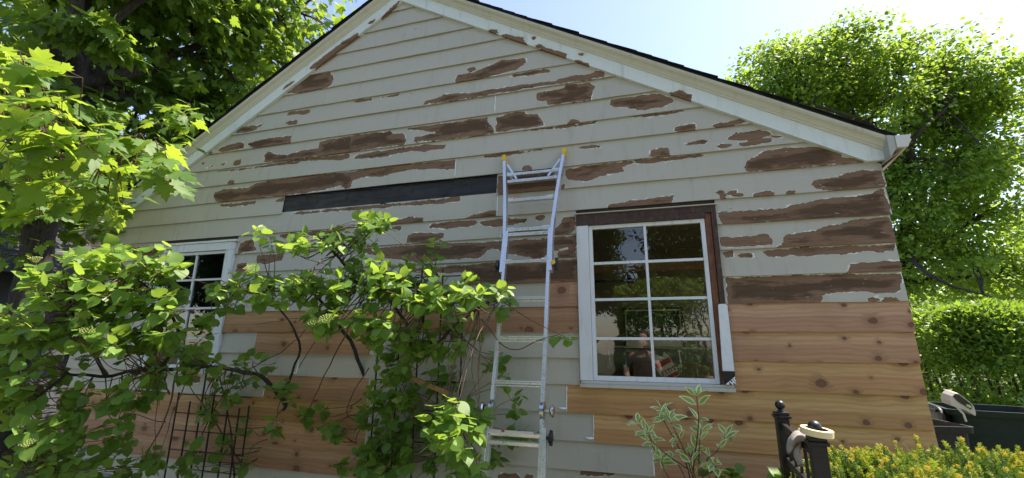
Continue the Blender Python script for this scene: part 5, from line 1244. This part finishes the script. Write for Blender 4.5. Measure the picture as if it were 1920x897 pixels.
def yew():
    rg = np.random.default_rng(51); D = 1.95; c = atD(1800, 960, D); zt = atD(1780, 884, D).z
    root = empty('yew_bush', (c.x, c.y, 0), label='low yew bush with yellow new tips in front of the house corner', cat='bush')
    # sprig: a short shoot with needles on both sides
    def sprig(nn, L):
        V = []; F = []
        for i in range(nn):
            t = i / nn; a = 2.4 * i; y = L * (t * .9 + .05)
            d = np.array([math.cos(a) * .9, .55, math.sin(a) * .55]); d /= np.linalg.norm(d); s = np.cross(d, [0, 0, 1]); s /= np.linalg.norm(s); w_ = .0019; l_ = .019 * (1 - .35 * t)
            o = np.array([0, y, 0]); b = len(V); V += [o - s * w_, o + d * l_ * .6 - s * w_, o + d * l_, o + d * l_ * .6 + s * w_, o + s * w_]; F += [(b, b+1, b+2), (b, b+2, b+3), (b, b+3, b+4)]
        return np.array(V), np.array(F)
    n = 3400; u = rnd_unit(rg, n); u[:, 2] = np.abs(u[:, 2]); u /= np.linalg.norm(u, axis=1, keepdims=True)
    rx, ry, rz = .62, .40, .42; sh = 1 - .25 * rg.random(n) ** 1.6
    f = np.array([1 + .12 * mnoise.noise(Vector(q * 3)) for q in u]); dx, dy = np.array((math.cos(YAW), math.sin(YAW), 0)), np.array((-math.sin(YAW), math.cos(YAW), 0))
    p = np.sign(u) * np.abs(u) ** .62
    P = np.array((c.x, c.y, zt - rz)) + (p[:, :1] * rx * (sh * f)[:, None]) * dx + (p[:, 1:2] * ry * (sh * f)[:, None]) * dy + np.stack([0 * sh, 0 * sh, p[:, 2] * rz * sh * f], 1)
    wu = u[:, :1] * dx + u[:, 1:2] * dy + u[:, 2:] * np.array((0, 0, 1.))
    tip = wu * .6 + rg.normal(size=(n, 3)) * .35 + np.array((0, 0, .75)); nm = rg.normal(size=(n, 3)); R = frames(tip, nm)
    TPL['yew'] = sprig(26, .075); green = leaf_material('yew_needle', (.020, .060, .014), (.075, .150, .030), (.20, .36, .04), .4, .2); gold = leaf_material('yew_new_tip', (.46, .50, .08), (.64, .50, .08), (.60, .45, .05), .5, .3)
    S = rg.uniform(.8, 1.25, n)
    link('foliage', leaf_mesh('foliage', 'yew', P, R, S, green, rg.random(n)), root, kind='stuff')
    TPL['yewtip'] = sprig(16, .022); k = np.where((sh > .86) & (rg.random(n) < .26))[0]; P2 = P[k] + R[k][:, :, 1] * (.072 * S[k])[:, None]
    link('new_tips', leaf_mesh('new_tips', 'yewtip', P2, R[k], rg.uniform(.65, 1.0, len(k)), gold, rg.random(len(k))), root, kind='stuff')
    TPL['yewmid'] = sprig(22, .05); lime = leaf_material('yew_lime', (.24, .32, .04), (.42, .46, .06), (.40, .50, .05), .45, .25); k = np.where((sh > .80) & (rg.random(n) < .5))[0]
    link('young_shoots', leaf_mesh('young_shoots', 'yewmid', P[k] + R[k][:, :, 1] * .045, R[k], rg.uniform(.8, 1.1, len(k)), lime, rg.random(len(k))), root, kind='stuff')
    st = MB()
    for i in range(30):
        q = P[rg.integers(n)]; e = Vector(q); b = Vector((c.x + rg.uniform(-.1, .1), c.y + rg.uniform(-.1, .1), -.05)); st.tube([b, (b + e) / 2 + Vector((0, 0, -.05)), e], [.014, .009, .004], 6)
    st.build('stems', M['bark'], root, True, kind='stuff')
yew()

# ------------------------------------------------------------------ variegated dogwood and low weeds
def dogwood():
    rr = random.Random(61); D = 2.75; b0 = atD(1300, 1010, D + .1)
    root = empty('dogwood_shrub', (b0.x, b0.y, 0), label='small shrub with cream-edged leaves below the large window', cat='shrub')
    cream = leaf_material('leaf_cream_edge', (.72, .75, .42), (.82, .82, .50), (.5, .55, .2), .5, .25); grn = leaf_material('leaf_grey_green', (.22, .40, .07), (.34, .52, .10), (.28, .42, .08), .45, .25)
    Vt, Ft = leaf_template('lance'); vs_ = []
    for q in range(5):
        V = Vt.copy(); V[:, 2] += rr.gauss(0, .12) * V[:, 1] ** 2; me = mesh('leaf', V, [tuple(f) for f in Ft], [cream, grn])
        me.polygons.foreach_set('material_index', [0] * 8 + [1] * 8); add_attr(me, 'tint', np.full(len(V), q / 5)); vs_.append(me)
    stems = [[(1300, 1010), (1290, 880), (1245, 790), (1242, 770)], [(1300, 1010), (1300, 890), (1310, 800), (1306, 742)], [(1310, 1010), (1320, 880), (1345, 845), (1362, 815)], [(1290, 880), (1235, 840), (1196, 795)],
             [(1300, 900), (1285, 850), (1262, 800), (1255, 785)], [(1310, 870), (1312, 830), (1316, 805)], [(1300, 930), (1270, 870), (1232, 850), (1215, 812)], [(1315, 930), (1345, 890), (1338, 870)], [(1305, 900), (1296, 870), (1298, 850)], [(1300, 960), (1250, 890), (1238, 860)]]
    for i, px in enumerate(stems):
        P = curve_pts([atD(u, v, D + .08 * math.sin(i * 2.1 + k)) for k, (u, v) in enumerate(px)], 6, .004, i); MB().tube(P, taper(len(P), .0052 if i < 3 else .0036, .0018), 6).build('stem', M['redtwig'], root, True)
        n = len(P)
        spots = [(n - 1, 5, .80), (n - 3, 2, 1.0), (n - 6, 2, .9)] + ([(n - 10, 2, .8), (n - 13, 2, .7)] if i < 5 else [])
        for k, cnt, sc in spots:
            if k < 3: continue
            p = P[k]; d = (P[min(k + 1, n - 1)] - P[k - 1]).normalized(); ph = rr.uniform(0, 6.28); ax = d.orthogonal().normalized()
            for q in range(cnt):
                an = ph + 6.283 * q / cnt + rr.uniform(-.3, .3); side = ax * math.cos(an) + d.cross(ax) * math.sin(an)
                td = (side + d * rr.uniform(.35, 1.2) + Vector((0, 0, rr.uniform(-.25, .2)))).normalized(); nm = (Vector((0, -.5, .8)) + Vector((rr.gauss(0, .4), rr.gauss(0, .3), rr.gauss(0, .3)))); R = frames(np.array([td]), np.array([nm]))[0]
                o = bpy.data.objects.new('leaf', rr.choice(vs_)); COL.objects.link(o); o.parent = root
                o.matrix_basis = Matrix.Translation(p + side * .006 - root.location) @ Matrix(R.tolist()).to_4x4() @ Matrix.Scale(.098 * sc * rr.uniform(.75, 1.15), 4)
dogwood()
def weeds(px, D, label, seed):
    rr = random.Random(seed); b = atD(px[0][0], 960, D); root = empty('weed_plant', (b.x, b.y, 0), label=label, cat='weed', group='weeds by the gate'); tw = MB(); C, TP, NM, S = [], [], [], []
    for u, v in px:
        p = atD(u, v, D + rr.uniform(-.08, .08)); tw.tube(curve_pts([(b.x + rr.uniform(-.1, .1), b.y, -.05), (p + Vector((b.x, b.y, .2))) / 2, p], 4, .01, seed), .0022, 5)
        for q in range(6):
            an = rr.uniform(0, 6.28); td = Vector((math.cos(an), math.sin(an) * .8, rr.uniform(-.3, .25))).normalized(); C.append(tuple(p + td * .015 + Vector((0, 0, -.02 * (q // 2))))); TP.append(tuple(td)); NM.append((rr.gauss(0, .3), rr.gauss(-.2, .3), 1)); S.append(rr.uniform(.05, .085))
    tw.build('stems', M['twig'], root, True, kind='stuff'); place_leaves(root, 'heart', np.array(C), frames(np.array(TP), np.array(NM)), np.array(S), np.random.default_rng(seed).random(len(C)), M['leaf_hyd'], 300)
weeds([(1375, 880), (1390, 895), (1360, 892), (1330, 893)], 2.7, 'low green weed between the shrub and the gate', 71)
weeds([(1475, 885), (1495, 890), (1465, 893), (1502, 868)], 2.35, 'low green weed growing through the gate pickets', 72)
weeds([(1562, 860), (1578, 852), (1590, 870), (1570, 890), (1600, 885)], 2.5, 'low green weed between the gate and the yew', 73)

# ------------------------------------------------------------------ neighbour's house on the left
def neighbour():
    nb = empty('neighbour_house', (-11.5, 3.5, 0), label="dark grey neighbouring house behind the maple trunk", cat='house')
    wl_ = simple('grey_clapboard', (.045, .05, .055), .7, var=.12, bump=.2); rf_ = simple('dark_roof', (.035, .036, .04), .9, var=.3, scale=20, bump=.5, bscale=120)
    P0, P1 = Vector((-9.6, -1.5, 0)), Vector((-9.6, 9, 0)); x = -9.6
    for i in range(22):
        z = .2 + i * .115; MB().add([(x, P0.y, z), (x, P1.y, z), (x - .015, P1.y, z + .125), (x - .015, P0.y, z + .125), (x - .015, P0.y, z), (x - .015, P1.y, z)], [(0, 1, 2, 3), (4, 5, 1, 0)]).build('clapboard', wl_, nb)
    MB().box((-15, P0.y, -.1), (x - .02, P1.y, 2.75)).build('wall', wl_, nb)
    for s in (0,):
        for i in range(26):
            a = i * .16; xa, za = x + .35 - a * .80, 2.66 + a * .60; MB().obox((xa, P0.y - .3, za), (xa, P1.y + .3, za), .19, .012, (-.8, 0, .6), 0).build('shingle_course', rf_, nb)
    MB().box((-15, P0.y - .2, 2.75), (x + .1, P1.y, 2.80)).build('eave', wl_, nb)
    MB().box((x + .001, 1.9, 1.35), (x + .16, 2.25, 1.85), .01).build('meter_box', M['gutter'], nb)
    MB().tube([(x + .06, 2.55, 0), (x + .06, 2.55, 2.6)], .045, 10).build('downpipe', M['gutter'], nb)
neighbour()
# hedge along the far side of the garden, low in the mirror
hd = [o for o in COL.objects if o.name.startswith('hedge')][0]
def copy_hedge(x, y, rz, sc, label):
    e = empty('hedge', (x, y, 0), label=label, cat='hedge', group='hedges across the garden'); e.rotation_euler.z = rz; e.scale = sc
    for ch in hd.children: c = ch.copy(); COL.objects.link(c); c.parent = e; c.matrix_basis = ch.matrix_basis.copy()
copy_hedge(-5.2, -12.5, -.28, (2.4, 1.5, 1.9), 'hedge across the garden mirrored in the left window')
copy_hedge(2.2, -13.0, -.28, (2.4, 1.5, 1.8), 'hedge across the garden mirrored in the large window')
p_ = hd.location + Vector((.9, 2.6, 0)); copy_hedge(p_.x, p_.y, 0, (1.2, 1, .95), 'second row of the hedge seen through the gaps behind the bins')
# ------------------------------------------------------------------ the photographer, mirrored in the window
def photographer():
    root = empty('person', (-.05, -4.08, -.03), label='person in a dark t-shirt holding up a phone, mirrored in the large window', cat='person')
    def skin(name, verts, edges, radii, mat, rootv=0, lv=2):
        me = bpy.data.meshes.new(name); me.from_pydata([tuple(v) for v in verts], edges, []); o = link(name, me, root)
        o.modifiers.new('skin', 'SKIN'); sv = me.skin_vertices[0].data
        for i, r in enumerate(radii): sv[i].radius = r if isinstance(r, tuple) else (r, r); sv[i].use_root = (i == rootv)
        m = o.modifiers.new('sub', 'SUBSURF'); m.levels = lv; m.render_levels = lv
        dg = bpy.context.evaluated_depsgraph_get(); dg.update(); me2 = bpy.data.meshes.new_from_object(o.evaluated_get(dg)); o.modifiers.clear(); o.data = me2; bpy.data.meshes.remove(me)
        me2.materials.clear(); me2.materials.append(mat); me2.polygons.foreach_set('use_smooth', [True] * len(me2.polygons)); return o
    sk = simple('skin', (.50, .27, .19), .5, var=.08, bump=.05); sh = simple('dark_tshirt', (.020, .018, .022), .9, var=.25, bump=.2); tr = simple('trousers', (.05, .055, .07), .9); hr = simple('hair', (.02, .014, .010), .7)
    X, Y = -.05, -4.08
    ph = CAM - FWD * .02                                                     # phone just behind the lens
    hand = ph - RIGHT * .0 - UP * .055 - FWD * .035
    elb = Vector((.22, -3.92, 1.17)); wr = hand - UP * .04 - FWD * .03
    V = [(X, Y, .95), (X, Y, 1.15), (X, Y, 1.33), (X, Y, 1.47), (X, Y + .02, 1.53), (X, Y + .05, 1.60), (X, Y + .05, 1.70), (X, Y + .04, 1.76),
         (X + .19, Y, 1.44), elb, wr, hand, (X - .19, Y, 1.44), (X - .27, Y + .02, 1.16), (X - .25, Y + .22, 1.02), (X - .24, Y + .29, .98),
         (X + .10, Y, .88), (X + .11, Y + .02, .50), (X + .11, Y, .08), (X + .11, Y + .14, .04), (X - .10, Y, .88), (X - .11, Y + .02, .50), (X - .11, Y, .08), (X - .11, Y + .14, .04)]
    E_ = [(0, 1), (1, 2), (2, 3), (3, 4), (4, 5), (5, 6), (6, 7), (3, 8), (8, 9), (9, 10), (10, 11), (3, 12), (12, 13), (13, 14), (14, 15), (0, 16), (16, 17), (17, 18), (18, 19), (0, 20), (20, 21), (21, 22), (22, 23)]
    R_ = [(.15, .11), (.15, .11), (.17, .11), (.13, .09), .06, (.078, .092), (.078, .095), (.055, .065), .062, .045, .030, .034, .062, .045, .032, .036, .085, .062, .045, .040, .085, .062, .045, .040]
    skin('body', V, E_, R_, sk)
    # fingers wrapped round the phone edge
    for i in range(4):
        a = hand + UP * (.016 * i + .01) + RIGHT * .028; b = a + RIGHT * .016 + FWD * .012; c = b - RIGHT * .03 + FWD * .004
        skin('finger', [a, b, c], [(0, 1), (1, 2)], [.009, .009, .007], sk, 0, 1)
    skin('thumb', [hand - RIGHT * .02, hand - RIGHT * .035 + UP * .02, hand - RIGHT * .02 + UP * .045 + FWD * .006], [(0, 1), (1, 2)], [.011, .010, .008], sk, 0, 1)
    h2 = Vector((X - .24, Y + .29, .98))
    for i in range(5):
        a = h2 + Vector((-.03 + .015 * i, .02, 0)); skin('finger', [a, a + Vector((0, .04, -.012)), a + Vector((0, .06, -.04))], [(0, 1), (1, 2)], [.009, .0085, .007], sk, 0, 1)
    skin('t_shirt', [(X, Y, .92), (X, Y, 1.15), (X, Y, 1.33), (X, Y, 1.455), (X + .19, Y, 1.43), tuple(Vector((X + .19, Y, 1.44)).lerp(elb, .55)), (X - .19, Y, 1.43), (X - .235, Y + .012, 1.27)],
         [(0, 1), (1, 2), (2, 3), (3, 4), (4, 5), (3, 6), (6, 7)], [(.172, .13), (.170, .128), (.190, .128), (.145, .105), .080, .070, .080, .070], sh)
    skin('trousers', [(X, Y, .98), (X, Y, .90), (X + .10, Y, .84), (X + .11, Y + .02, .50), (X + .11, Y, .10), (X - .10, Y, .84), (X - .11, Y + .02, .50), (X - .11, Y, .10)], [(0, 1), (1, 2), (2, 3), (3, 4), (1, 5), (5, 6), (6, 7)], [(.165, .125), (.16, .125), .10, .078, .066, .10, .078, .066], tr)
    skin('hair', [(X, Y + .02, 1.71), (X, Y + .02, 1.77), (X, Y + .07, 1.785)], [(0, 1), (1, 2)], [(.085, .095), (.075, .085), .05], hr)
    nose = (X, Y + .15, 1.655); skin('nose', [(X, Y + .135, 1.68), nose], [(0, 1)], [.012, .017], sk, 0, 1)
    for s in (-1, 1):
        skin('ear', [(X + s * .08, Y + .045, 1.64), (X + s * .085, Y + .04, 1.67)], [(0, 1)], [.014, .016], sk, 0, 1); MB().lathe((X + s * .032, Y + .128, 1.675), (0, 1, 0), [(0, .004), (.004, .010), (.009, .007)], 10).build('eye', hr, root, True)
    pm = MB().obox(ph - RIGHT * .035 - UP * .0 - FWD * .004, ph + RIGHT * .125 - FWD * .004, .076, .008, UP, .003)
    pm.build('phone', M['blackpl'], None, label='dark phone held up by the mirrored person', cat='phone')
photographer()
